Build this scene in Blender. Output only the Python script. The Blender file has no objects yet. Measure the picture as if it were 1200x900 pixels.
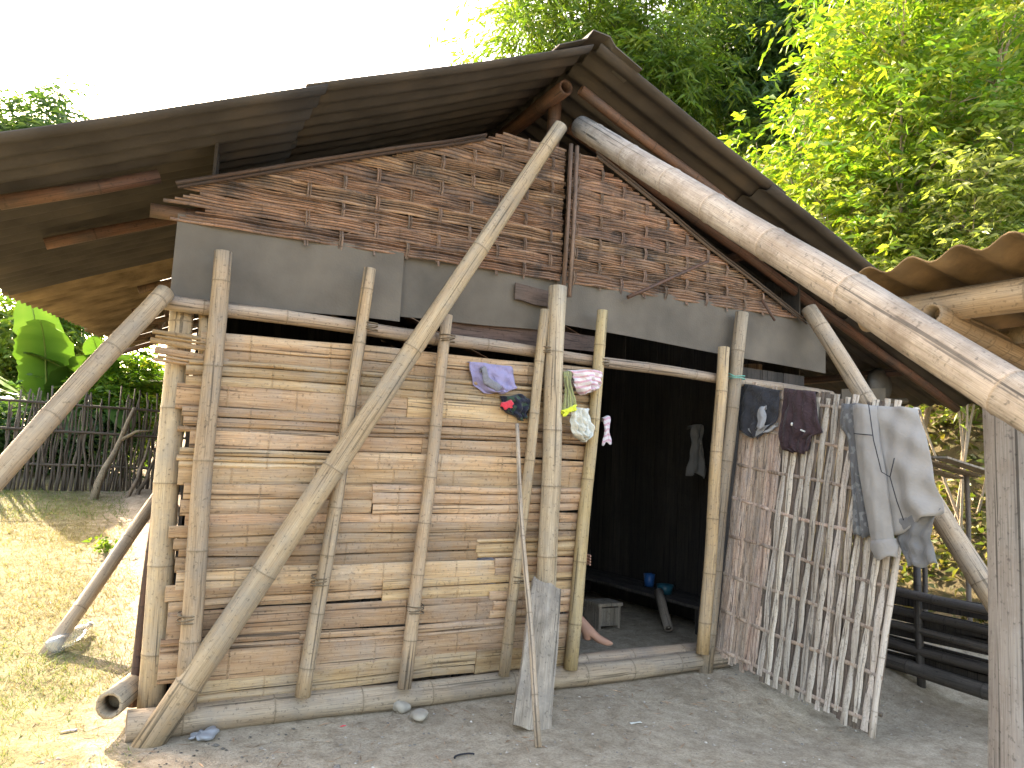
import bpy, bmesh, math, random
import numpy as np
from mathutils import Vector, Matrix, Quaternion

R = math.radians
random.seed(7)
rng = np.random.default_rng(7)
scene = bpy.context.scene
COL = scene.collection

# ------------------------------------------------------------------ camera
FPX, CX, CY = 867.0, 600.0, 450.0            # focal length in photo pixels (26 mm phone lens)
AZ, PITCH, ROLL = R(29.0), R(6.4), R(2.8)
CAM = Vector((-0.12, -4.51, 1.5))
FW = Vector((math.sin(AZ)*math.cos(PITCH), math.cos(AZ)*math.cos(PITCH), math.sin(PITCH)))
_r0 = Vector((math.cos(AZ), -math.sin(AZ), 0)); _u0 = _r0.cross(FW)
RT = _r0*math.cos(ROLL) + _u0*math.sin(ROLL); UP = RT.cross(FW)
cd = bpy.data.cameras.new('camera'); cam = bpy.data.objects.new('camera', cd); COL.objects.link(cam)
cd.sensor_width = 36; cd.lens = 36*FPX/1200; cd.clip_start = .05; cd.clip_end = 600
M = Matrix((RT, UP, -FW)).transposed().to_4x4(); M.translation = CAM
cam.matrix_world = M
scene.camera = cam
scene.render.resolution_x, scene.render.resolution_y = 1024, 768

# ------------------------------------------------------------------ light
SUN_AZ, SUN_EL = R(-12.0), R(32.5)           # azimuth from +Y towards +X
SUN = Vector((math.sin(SUN_AZ)*math.cos(SUN_EL), math.cos(SUN_AZ)*math.cos(SUN_EL), math.sin(SUN_EL)))
w = bpy.data.worlds.new('World'); scene.world = w; w.use_nodes = True
nt = w.node_tree; bg = nt.nodes['Background']
sky = nt.nodes.new('ShaderNodeTexSky'); sky.sky_type = 'NISHITA'; sky.sun_disc = False
sky.sun_elevation = SUN_EL; sky.sun_rotation = SUN_AZ; sky.dust_density = 4.0; sky.air_density = 1.0; sky.ozone_density = 1.0
nt.links.new(sky.outputs[0], bg.inputs[0]); bg.inputs[1].default_value = 0.15
sl = bpy.data.lights.new('sun', 'SUN'); sl.energy = 2.9; sl.angle = R(.5); sl.color = (1, .96, .9)
so = bpy.data.objects.new('sun', sl); COL.objects.link(so)
so.rotation_mode = 'QUATERNION'; so.rotation_quaternion = SUN.to_track_quat('Z', 'Y')
vs = scene.view_settings
vs.view_transform = 'Standard'; vs.look = 'None'; vs.gamma = 1; vs.use_curve_mapping = False
vs.exposure = 3.15
vs.use_white_balance = True; vs.white_balance_temperature = 8100; vs.white_balance_tint = 12   # camera set for open shade

# ------------------------------------------------------------------ helpers
def ray(px, py): return FW + RT*((px-CX)/FPX) - UP*((py-CY)/FPX)
def on(px, py, axis, val):
    d = ray(px, py); return CAM + d*((val-CAM[axis])/d[axis])
def F(px, py, y=0.0): return on(px, py, 1, y)          # point on a plane parallel to the front wall
def onplane(px, py, n, c):
    d = ray(px, py); return CAM + d*((c - n.dot(CAM))/n.dot(d))
def S(t): t = min(1, max(0, t)); return t*t*(3-2*t)
def vS(t): t = np.clip(t, 0, 1); return t*t*(3-2*t)

W = {}
def place(o, mat, parent=None):
    o.matrix_basis = mat; W[o.name] = mat.copy()
    if parent is not None:
        o.parent = parent; o.matrix_parent_inverse = W[parent.name].inverted()
def link(name, me): o = bpy.data.objects.new(name, me); COL.objects.link(o); return o
def tag(o, label, cat, group=None):
    o['label'] = label; o['category'] = cat
    if group: o['group'] = group
    return o
def thing(name, label, cat, loc=(0, 0, 0), group=None):
    o = link(name, None); o.empty_display_size = .1
    place(o, Matrix.Translation(Vector(loc))); return tag(o, label, cat, group)
def mk(name, v, f, mat, parent=None, M4=None, smooth=True, attrs=None, recentre=False):
    me = bpy.data.meshes.new(name)
    v = np.asarray(v, dtype=float).reshape(-1, 3)
    if recentre:
        c = Vector((float(v[:, 0].mean()), float(v[:, 1].mean()), float(v[:, 2].min()))); v = v-np.array(c); M4 = Matrix.Translation(c)
    me.from_pydata(v.tolist(), [], f if isinstance(f, list) else f.tolist())
    if smooth: me.polygons.foreach_set('use_smooth', [True]*len(me.polygons))
    for k, a in (attrs or {}).items():
        at = me.attributes.new(k, 'FLOAT', 'POINT'); at.data.foreach_set('value', np.asarray(a, dtype=np.float32))
    me.materials.append(mat); me.update()
    o = link(name, me); place(o, M4 or Matrix.Identity(4), parent); return o
def axis_matrix(p0, p1, roll=0.0):
    d = (Vector(p1)-Vector(p0)); q = d.normalized().to_track_quat('Z', 'Y')
    m = q.to_matrix().to_4x4() @ Matrix.Rotation(roll, 4, 'Z'); m.translation = Vector(p0); return m

class G:                                       # collects geometry for one mesh
    def __init__(s): s.v = []; s.f = []; s.a = []
    def add(s, v, f, a=None):
        n = len(s.v); s.v += [tuple(x) for x in v]; s.f += [tuple(i+n for i in q) for q in f]
        s.a += list(a) if a is not None else [0.5]*len(v)
    def box(s, c, size, m=None, a=.5):
        x, y, z = [k/2 for k in size]
        v = [Vector((i*x, j*y, k*z)) for i in (-1, 1) for j in (-1, 1) for k in (-1, 1)]
        if m is not None: v = [m @ p for p in v]
        v = [p+Vector(c) for p in v]
        s.add(v, [(0, 1, 3, 2), (4, 6, 7, 5), (0, 4, 5, 1), (2, 3, 7, 6), (0, 2, 6, 4), (1, 5, 7, 3)], [a]*8)
    def tube(s, pts, rad, seg=8, cap=True, a=.5):
        n = len(pts); base = len(s.v); P = [Vector(p) for p in pts]
        ref = None
        for i in range(n):
            d = (P[min(i+1, n-1)]-P[max(i-1, 0)]).normalized()
            if ref is None: ref = d.orthogonal().normalized()
            ref = (ref - d*ref.dot(d)).normalized(); b = d.cross(ref)
            r = rad[i] if hasattr(rad, '__len__') else rad
            for k in range(seg):
                t = 2*math.pi*k/seg; s.v.append(tuple(P[i]+ref*(math.cos(t)*r)+b*(math.sin(t)*r))); s.a.append(a)
        for i in range(n-1):
            for k in range(seg):
                k2 = (k+1) % seg
                s.f.append((base+i*seg+k, base+i*seg+k2, base+(i+1)*seg+k2, base+(i+1)*seg+k))
        if cap:
            s.f.append(tuple(base+k for k in range(seg))[::-1]); s.f.append(tuple(base+(n-1)*seg+k for k in range(seg)))
    def build(s, name, mat, parent=None, smooth=True, recentre=True):
        return mk(name, s.v, s.f, mat, parent, None, smooth, {'tone': s.a}, recentre)

# ------------------------------------------------------------------ materials
def newmat(name):
    m = bpy.data.materials.new(name); m.use_nodes = True
    return m, m.node_tree.nodes, m.node_tree.links, m.node_tree.nodes['Principled BSDF']
def ramp(n, cols, pos=None):
    r = n.new('ShaderNodeValToRGB'); e = r.color_ramp.elements
    pos = pos or [i/(len(cols)-1) for i in range(len(cols))]
    while len(e) < len(cols): e.new(.5)
    for i, (c, p) in enumerate(zip(cols, pos)): e[i].position = p; e[i].color = (*c, 1)
    return r
def mixc(n, l, blend, fac, a, b):
    m = n.new('ShaderNodeMix'); m.data_type = 'RGBA'; m.blend_type = blend
    for s_, v in ((m.inputs['Factor'], fac), (m.inputs['A'], a), (m.inputs['B'], b)):
        if hasattr(v, 'is_linked'): l.new(v, s_)
        elif isinstance(v, (int, float)): s_.default_value = v
        else: s_.default_value = (*v, 1)
    return m.outputs['Result']
def fibre(name, cols, axis='Z', fine=26, stretch=1.3, blotch=None, blotch_amt=.5, node_col=None, rough=.62, bump=.25, tone_amt=.5, crack=.6, speck=.4):
    """fibrous bamboo / wood: streaks along one local axis, blotches of wear, darker nodes, a tone for each piece"""
    m, n, l, b = newmat(name)
    tc = n.new('ShaderNodeTexCoord'); oi = n.new('ShaderNodeObjectInfo')
    ad = n.new('ShaderNodeVectorMath'); ad.operation = 'MULTIPLY_ADD'
    l.new(oi.outputs['Random'], ad.inputs[0]); ad.inputs[1].default_value = (37, 53, 71); l.new(tc.outputs['Object'], ad.inputs[2])
    mp = n.new('ShaderNodeMapping'); sc = {'X': (stretch, fine, fine), 'Y': (fine, stretch, fine), 'Z': (fine, fine, stretch)}[axis]
    mp.inputs['Scale'].default_value = sc; l.new(ad.outputs[0], mp.inputs[0])
    nz = n.new('ShaderNodeTexNoise'); nz.inputs['Scale'].default_value = 1; nz.inputs['Detail'].default_value = 5; nz.inputs['Roughness'].default_value = .62
    l.new(mp.outputs[0], nz.inputs['Vector'])
    mp2 = n.new('ShaderNodeMapping'); mp2.inputs['Scale'].default_value = tuple(4.2*(k if k == stretch else k*3.2) for k in sc); l.new(ad.outputs[0], mp2.inputs[0])
    nz2 = n.new('ShaderNodeTexNoise'); nz2.inputs['Scale'].default_value = 1; nz2.inputs['Detail'].default_value = 3; l.new(mp2.outputs[0], nz2.inputs['Vector'])
    rp = ramp(n, cols, [.25, .5, .75] if len(cols) == 3 else None); l.new(nz.outputs[0], rp.inputs[0])
    col = rp.outputs[0]
    r2 = ramp(n, [(.35,)*3, (.95,)*3, (1.12,)*3], [.28, .5, .8]); l.new(nz2.outputs[0], r2.inputs[0])
    col = mixc(n, l, 'MULTIPLY', .75, col, r2.outputs[0])
    nb = n.new('ShaderNodeTexNoise'); nb.inputs['Scale'].default_value = 3.3; nb.inputs['Detail'].default_value = 6; nb.inputs['Roughness'].default_value = .7
    l.new(ad.outputs[0], nb.inputs['Vector'])
    if blotch:
        rb = ramp(n, [(0,)*3, (1,)*3], [.46, .68]); l.new(nb.outputs[0], rb.inputs[0])
        k = n.new('ShaderNodeMath'); k.operation = 'MULTIPLY'; l.new(rb.outputs[0], k.inputs[0]); k.inputs[1].default_value = blotch_amt
        col = mixc(n, l, 'MIX', k.outputs[0], col, blotch)
    # long drying cracks and dark specks
    mp3 = n.new('ShaderNodeMapping'); mp3.inputs['Scale'].default_value = tuple(.9 if k == stretch else 55.0 for k in sc); l.new(ad.outputs[0], mp3.inputs[0])
    nz3 = n.new('ShaderNodeTexNoise'); nz3.inputs['Scale'].default_value = 1; nz3.inputs['Detail'].default_value = 2; l.new(mp3.outputs[0], nz3.inputs['Vector'])
    r3 = ramp(n, [(1-crack,)*3, (1,)*3], [.33, .385]); l.new(nz3.outputs[0], r3.inputs[0]); col = mixc(n, l, 'MULTIPLY', 1.0, col, r3.outputs[0])
    nz4 = n.new('ShaderNodeTexNoise'); nz4.inputs['Scale'].default_value = 55; nz4.inputs['Detail'].default_value = 3; l.new(ad.outputs[0], nz4.inputs['Vector'])
    r4 = ramp(n, [(1-speck,)*3, (1,)*3, (1,)*3, (1.2,)*3], [.3, .4, .62, .75]); l.new(nz4.outputs[0], r4.inputs[0]); col = mixc(n, l, 'MULTIPLY', 1.0, col, r4.outputs[0])
    # a grey cast of its own on each piece
    hv = n.new('ShaderNodeHueSaturation'); rr = n.new('ShaderNodeMapRange'); rr.inputs['To Min'].default_value = .72; rr.inputs['To Max'].default_value = 1.12
    l.new(oi.outputs['Random'], rr.inputs[0]); l.new(rr.outputs[0], hv.inputs['Value'])
    hr = n.new('ShaderNodeMath'); hr.operation = 'MULTIPLY'; l.new(oi.outputs['Random'], hr.inputs[0]); hr.inputs[1].default_value = 7.31
    hf = n.new('ShaderNodeMath'); hf.operation = 'FRACT'; l.new(hr.outputs[0], hf.inputs[0]); hm = n.new('ShaderNodeMapRange'); hm.inputs['To Min'].default_value = .486; hm.inputs['To Max'].default_value = .501
    l.new(hf.outputs[0], hm.inputs[0]); l.new(hm.outputs[0], hv.inputs['Hue'])
    rs = n.new('ShaderNodeMapRange'); rs.inputs['To Min'].default_value = 1.15; rs.inputs['To Max'].default_value = .7
    l.new(nb.outputs[0], rs.inputs[0]); l.new(rs.outputs[0], hv.inputs['Saturation']); l.new(col, hv.inputs['Color']); col = hv.outputs[0]
    at = n.new('ShaderNodeAttribute'); at.attribute_name = 'tone'
    tr = n.new('ShaderNodeMapRange'); tr.inputs['To Min'].default_value = 1-tone_amt; tr.inputs['To Max'].default_value = 1+tone_amt
    l.new(at.outputs['Fac'], tr.inputs[0]); col = mixc(n, l, 'MULTIPLY', 1.0, col, tr.outputs[0])
    if node_col:
        an = n.new('ShaderNodeAttribute'); an.attribute_name = 'node'
        pw = n.new('ShaderNodeMath'); pw.operation = 'POWER'; l.new(an.outputs['Fac'], pw.inputs[0]); pw.inputs[1].default_value = 2.0
        mu = n.new('ShaderNodeMath'); mu.operation = 'MULTIPLY'; l.new(pw.outputs[0], mu.inputs[0]); mu.inputs[1].default_value = .75
        col = mixc(n, l, 'MIX', mu.outputs[0], col, node_col)
    l.new(col, b.inputs['Base Color']); b.inputs['Roughness'].default_value = rough
    b.inputs['Specular IOR Level'].default_value = .35
    bp = n.new('ShaderNodeBump'); bp.inputs['Strength'].default_value = bump; bp.inputs['Distance'].default_value = .006
    hs = n.new('ShaderNodeMath'); hs.operation = 'ADD'; l.new(nz.outputs[0], hs.inputs[0]); l.new(nz2.outputs[0], hs.inputs[1])
    l.new(hs.outputs[0], bp.inputs['Height']); l.new(bp.outputs[0], b.inputs['Normal'])
    return m
MAT = {}
ND = (.12, .085, .05)
MAT['pole'] = fibre('bamboo_tan', [(.33, .225, .12), (.47, .345, .195), (.56, .44, .28)], 'Z', 20, 1.2, (.27, .235, .18), .65, ND)
MAT['pole_brown'] = fibre('bamboo_brown_tan', [(.25, .16, .085), (.37, .255, .145), (.46, .345, .215)], 'Z', 20, 1.2, (.22, .17, .115), .6, ND)
MAT['pole_yellow'] = fibre('bamboo_yellow', [(.36, .25, .11), (.5, .36, .17), (.56, .44, .25)], 'Z', 20, 1.2, (.3, .22, .13), .5, ND)
MAT['pole_grey'] = fibre('bamboo_grey', [(.28, .195, .115), (.43, .325, .21), (.54, .435, .3)], 'Z', 20, 1.2, (.24, .205, .16), .6, ND)
MAT['pole_pale'] = fibre('bamboo_weathered_pale', [(.23, .175, .11), (.34, .295, .235), (.42, .385, .33)], 'Z', 24, 1.4, (.13, .09, .05), .85, (.2, .15, .1), bump=.5, crack=.75, speck=.5)
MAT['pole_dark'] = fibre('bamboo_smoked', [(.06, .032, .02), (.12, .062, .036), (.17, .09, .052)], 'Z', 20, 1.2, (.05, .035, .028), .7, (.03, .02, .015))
MAT['slat'] = fibre('bamboo_slat', [(.29, .165, .075), (.49, .32, .16), (.6, .44, .26)], 'X', 26, 1.1, (.36, .285, .2), .5, (.19, .12, .06), bump=.5, tone_amt=.3, crack=.7)
MAT['weave'] = fibre('bamboo_weave_smoked', [(.13, .066, .034), (.29, .165, .09), (.41, .27, .165)], 'X', 40, 1.2, (.05, .04, .034), .9, (.08, .05, .03), bump=.4, tone_amt=.4)
MAT['weave_v2'] = fibre('bamboo_batten_smoked', [(.05, .03, .02), (.1, .062, .04), (.15, .1, .065)], 'X', 30, 1.2, (.05, .04, .034), .6, (.05, .03, .02))
MAT['weave_v'] = fibre('bamboo_weave_upright', [(.15, .09, .055), (.26, .165, .11), (.35, .24, .17)], 'Z', 40, 1.2, (.08, .065, .055), .7, (.1, .06, .04), bump=.4, tone_amt=.5)
MAT['door_pale'] = fibre('bamboo_strip_bleached', [(.36, .28, .2), (.56, .48, .385), (.66, .6, .52)], 'Z', 30, 1.3, (.36, .3, .23), .35, (.2, .16, .12), bump=.35, tone_amt=.3)
MAT['door_flat'] = fibre('bamboo_strip_flattened', [(.28, .18, .115), (.5, .36, .255), (.6, .49, .38)], 'Z', 30, 1.3, (.25, .22, .19), .6, (.2, .14, .1), bump=.35, tone_amt=.35)
MAT['door_brown'] = fibre('bamboo_strip_brown', [(.1, .072, .05), (.17, .125, .088), (.24, .185, .135)], 'Z', 30, 1.3, (.16, .14, .12), .6, (.1, .075, .05), bump=.35, tone_amt=.35)
MAT['wood'] = fibre('old_plank', [(.19, .15, .105), (.33, .27, .2), (.43, .37, .29)], 'Z', 22, 1.0, (.15, .125, .1), .6, None, .8, .6)

MAT['board_brown'] = fibre('brown_board', [(.09, .06, .045), (.13, .085, .065), (.17, .12, .09)], 'X', 8, 2, (.07, .055, .045), .6, None, .85, .2)
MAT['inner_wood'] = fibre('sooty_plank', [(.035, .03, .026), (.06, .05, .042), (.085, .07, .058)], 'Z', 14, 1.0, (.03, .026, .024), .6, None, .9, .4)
MAT['pen'] = fibre('dark_weathered_bamboo', [(.05, .042, .035), (.09, .077, .064), (.14, .12, .1)], 'Z', 20, 1.2, (.05, .045, .04), .6, (.03, .025, .02))
MAT['stick'] = fibre('dead_stick', [(.07, .055, .04), (.13, .105, .08), (.2, .165, .13)], 'Z', 20, 1.2, (.08, .07, .055), .6, None, .9, .4)
MAT['bark'] = fibre('tree_bark', [(.16, .12, .075), (.26, .2, .13), (.34, .28, .19)], 'Z', 14, 2, (.12, .1, .07), .6, None, .9, .5)
MAT['bark_pale'] = fibre('tree_bark_pale', [(.3, .23, .14), (.42, .34, .22), (.5, .42, .29)], 'Z', 14, 2, (.25, .2, .13), .4, None, .9, .4)
MAT['bark_dark'] = fibre('tree_bark_dark', [(.04, .035, .028), (.07, .06, .045), (.1, .09, .07)], 'Z', 14, 2, None, .6, None, .9, .5)

def plain(name, col, rough=.8, var=.25, scale=6.0, bump=0.0, bscale=60, spec=.2, col2=None, sheen=0):
    m, n, l, b = newmat(name)
    tc = n.new('ShaderNodeTexCoord'); nz = n.new('ShaderNodeTexNoise'); nz.inputs['Scale'].default_value = scale; nz.inputs['Detail'].default_value = 6
    l.new(tc.outputs['Object'], nz.inputs['Vector'])
    c2 = col2 or tuple(min(1, c*(1+var)) for c in col)
    rp = ramp(n, [tuple(c*(1-var) for c in col), col, c2], [.3, .5, .72]); l.new(nz.outputs[0], rp.inputs[0])
    l.new(rp.outputs[0], b.inputs['Base Color']); b.inputs['Roughness'].default_value = rough; b.inputs['Specular IOR Level'].default_value = spec
    if sheen: b.inputs['Sheen Weight'].default_value = sheen
    if bump:
        n2 = n.new('ShaderNodeTexNoise'); n2.inputs['Scale'].default_value = bscale; n2.inputs['Detail'].default_value = 4; l.new(tc.outputs['Object'], n2.inputs['Vector'])
        bp = n.new('ShaderNodeBump'); bp.inputs['Strength'].default_value = bump; bp.inputs['Distance'].default_value = .01
        l.new(n2.outputs[0], bp.inputs['Height']); l.new(bp.outputs[0], b.inputs['Normal'])
    return m
MAT['board'] = plain('grey_board', (.122, .104, .085), .85, .27, 2.6, .2, 70, .2, (.16, .135, .108))
MAT['roof'] = plain('fibre_cement_sheet', (.075, .066, .06), .9, .35, 2.2, .3, 40, .15, (.105, .086, .07))
MAT['roof_brown_bounce'] = plain('fibre_cement_sheet_brown_bounce', (.2, .145, .09), .9, .45, 3.5, .4, 40, .15)  # lighter brown sheet at the left eave, bounce from sunlit ground put into colour
MAT['shed_sheet'] = plain('shed_sheet_stained', (.145, .095, .05), .9, .55, 4.5, .5, 30, .15)
MAT['post_wood'] = fibre('grey_post_wood', [(.165, .152, .135), (.245, .232, .21), (.31, .3, .28)], 'Z', 16, .9, (.15, .12, .09), .6, None, .85, .7, crack=.7)
MAT['ridge'] = plain('ridge_cap_cement', (.1, .09, .08), .9, .35, 3, .3, 40, .15)
MAT['stone'] = plain('stone', (.36, .32, .26), .9, .25, 9, .6, 30)
MAT['cord'] = plain('plant_tie', (.16, .12, .08), .9, .3, 20)
MAT['teal'] = plain('teal_cord', (.12, .42, .34), .6, .2, 20)
MAT['skin'] = plain('skin', (.42, .23, .16), .55, .12, 14, .1, 200, .3)
MAT['hair'] = plain('black_hair', (.015, .012, .01), .5, .2, 60, .3, 200)
MAT['blue'] = plain('blue_plastic', (.015, .09, .26), .35, .1, 5, 0, 1, .4)
MAT['teal_pl'] = plain('teal_plastic', (.012, .08, .11), .35, .1, 5, 0, 1, .4)
MAT['pan'] = plain('blackened_metal', (.06, .055, .05), .5, .3, 8, .2, 40, .4)
def cloth_mat(name, col, wr=.8, stripes=None, axis=0, sc=40, camo=None):
    m, n, l, b = newmat(name)
    tc = n.new('ShaderNodeTexCoord'); nz = n.new('ShaderNodeTexNoise'); nz.inputs['Scale'].default_value = 7; nz.inputs['Detail'].default_value = 7
    l.new(tc.outputs['Object'], nz.inputs['Vector'])
    rp = ramp(n, [tuple(c*.88 for c in col), col, tuple(min(1, c*1.08) for c in col)], [.3, .5, .7]); l.new(nz.outputs[0], rp.inputs[0]); c = rp.outputs[0]
    if stripes:
        uv = n.new('ShaderNodeAttribute'); uv.attribute_name = 'u' if axis == 0 else 'v'
        mt = n.new('ShaderNodeMath'); mt.operation = 'MULTIPLY'; l.new(uv.outputs['Fac'], mt.inputs[0]); mt.inputs[1].default_value = sc
        sn = n.new('ShaderNodeMath'); sn.operation = 'SINE'; l.new(mt.outputs[0], sn.inputs[0])
        gt = n.new('ShaderNodeMath'); gt.operation = 'GREATER_THAN'; l.new(sn.outputs[0], gt.inputs[0]); gt.inputs[1].default_value = .35
        c = mixc(n, l, 'MIX', gt.outputs[0], c, stripes)
    if camo:
        vz = n.new('ShaderNodeTexNoise'); vz.inputs['Scale'].default_value = 22; vz.inputs['Detail'].default_value = 1; l.new(tc.outputs['Object'], vz.inputs['Vector'])
        r2 = ramp(n, [(0,)*3, (1,)*3], [.56, .58]); l.new(vz.outputs[0], r2.inputs[0]); c = mixc(n, l, 'MIX', r2.outputs[0], c, camo)
    l.new(c, b.inputs['Base Color']); b.inputs['Roughness'].default_value = .9; b.inputs['Sheen Weight'].default_value = .15; b.inputs['Specular IOR Level'].default_value = .15
    wk = n.new('ShaderNodeTexNoise'); wk.inputs['Scale'].default_value = 16; wk.inputs['Detail'].default_value = 3; wk.inputs['Distortion'].default_value = 1.6; l.new(tc.outputs['Object'], wk.inputs['Vector'])
    wv = n.new('ShaderNodeMath'); wv.operation = 'MULTIPLY'; l.new(wk.outputs[0], wv.inputs[0]); wv.inputs[1].default_value = 1.0
    bp = n.new('ShaderNodeBump'); bp.inputs['Strength'].default_value = wr; bp.inputs['Distance'].default_value = .022; l.new(wv.outputs[0], bp.inputs['Height']); l.new(bp.outputs[0], b.inputs['Normal'])
    return m
def leaf_mat(name, cols, trans=.45, tcol=None, rough=.45):
    m, n, l, b = newmat(name)
    at = n.new('ShaderNodeAttribute'); at.attribute_name = 'tone'
    rp = ramp(n, cols); l.new(at.outputs['Fac'], rp.inputs[0])
    l.new(rp.outputs[0], b.inputs['Base Color']); b.inputs['Roughness'].default_value = rough; b.inputs['Specular IOR Level'].default_value = .4
    tr = n.new('ShaderNodeBsdfTranslucent'); mul = mixc(n, l, 'MULTIPLY', 1.0, rp.outputs[0], tcol or (1.25, 1.3, .5)); l.new(mul, tr.inputs[0])
    mx = n.new('ShaderNodeMixShader'); mx.inputs[0].default_value = trans
    l.new(b.outputs[0], mx.inputs[1]); l.new(tr.outputs[0], mx.inputs[2]); l.new(mx.outputs[0], n['Material Output'].inputs[0])
    return m
MAT['leaf_bright'] = leaf_mat('leaf_yellow_green', [(.065, .16, .022), (.12, .235, .032), (.2, .29, .045), (.32, .33, .06)], .52)
MAT['leaf_mid'] = leaf_mat('leaf_mid_green', [(.05, .11, .018), (.1, .18, .03), (.18, .24, .045)], .5)
MAT['leaf_dark'] = leaf_mat('leaf_dark_green', [(.03, .075, .025), (.06, .125, .04), (.12, .19, .045)], .45)
MAT['leaf_pale'] = leaf_mat('leaf_pale_dusty', [(.1, .16, .03), (.19, .24, .06), (.3, .32, .14)], .55)
MAT['leaf_grey'] = leaf_mat('leaf_dusty', [(.07, .1, .04), (.14, .17, .07), (.24, .24, .12)], .35)
MAT['leaf_bank'] = leaf_mat('leaf_bank_mixed', [(.05, .09, .02), (.12, .14, .03), (.2, .16, .05), (.1, .13, .03), (.2, .19, .1)], .35)
MAT['banana'] = leaf_mat('banana_leaf', [(.03, .075, .018), (.058, .125, .028), (.1, .165, .04)], .36, (1.2, 1.25, .5), .35)
MAT['grass'] = leaf_mat('dry_grass', [(.25, .21, .11), (.26, .235, .125), (.18, .23, .075), (.1, .19, .04)], .3, (1.2, 1.1, .6), .7)

# ------------------------------------------------------------------ ground
def hgt(x, y):
    x = np.asarray(x, float); y = np.asarray(y, float)
    z = -.16*vS((x-2.3)/2.2)*vS((-.2-y)/.9)*vS((9-x)/2)
    z = z + .105*np.clip(y-.8, 0, 12)*vS((1.9-x)/1.2)                      # the yard climbs to the fence
    z = z + .02*np.clip(y-12.8, 0, 60)*vS((1.9-x)/1.2)
    bank = 2.6*vS((x-8.7)/2.4)+.33*np.clip(x-10.3, 0, 40)                  # earth bank right of the hut
    back = .35*np.clip(y-11.5, 0, 30)*vS((x-1.5)/4)
    z = z + np.maximum(bank*vS((y+5.5)/2.5), back)
    nz = .035*np.sin(x*2.1+1.3*np.sin(y*1.7))*np.sin(y*2.3+.8*np.sin(x*1.9)) + .012*np.sin(x*7.3+y*3.1)*np.sin(y*8.1-x*2.2)
    rough = .5+2.5*vS((x-8.5)/1.5)
    z = z + nz*rough*vS((np.hypot(x-2.7, y-4.5)-4.2)/1.5+.15) 
    z = z + .05*vS((x-.3)/.2)*vS((5.4-x)/.2)*vS((y-.05)/.2)*vS((9-y)/.2)    # trodden floor inside, slightly higher
    return z
def lin(a, b, c, n0, n1, n2):
    return np.concatenate([np.linspace(a[0], a[1], n0, endpoint=False), np.linspace(b[0], b[1], n1, endpoint=False), np.linspace(c[0], c[1], n2)])
gx = np.unique(np.concatenate([np.geomspace(2.5, 300, 26)*-1, np.linspace(-2.5, 12, 210), 12+np.geomspace(.2, 300, 30)]))
gy = np.unique(np.concatenate([-4-np.geomspace(.2, 200, 20), np.linspace(-4, 3, 120), np.linspace(3.1, 14, 70), 14+np.geomspace(.3, 320, 30)]))
XX, YY = np.meshgrid(gx, gy); ZZ = hgt(XX, YY)
ZZ = np.minimum(ZZ, 30)
nx, ny = len(gx), len(gy)
idx = np.arange(nx*ny).reshape(ny, nx)
gf = np.stack([idx[:-1, :-1], idx[:-1, 1:], idx[1:, 1:], idx[1:, :-1]], -1).reshape(-1, 4)
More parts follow.
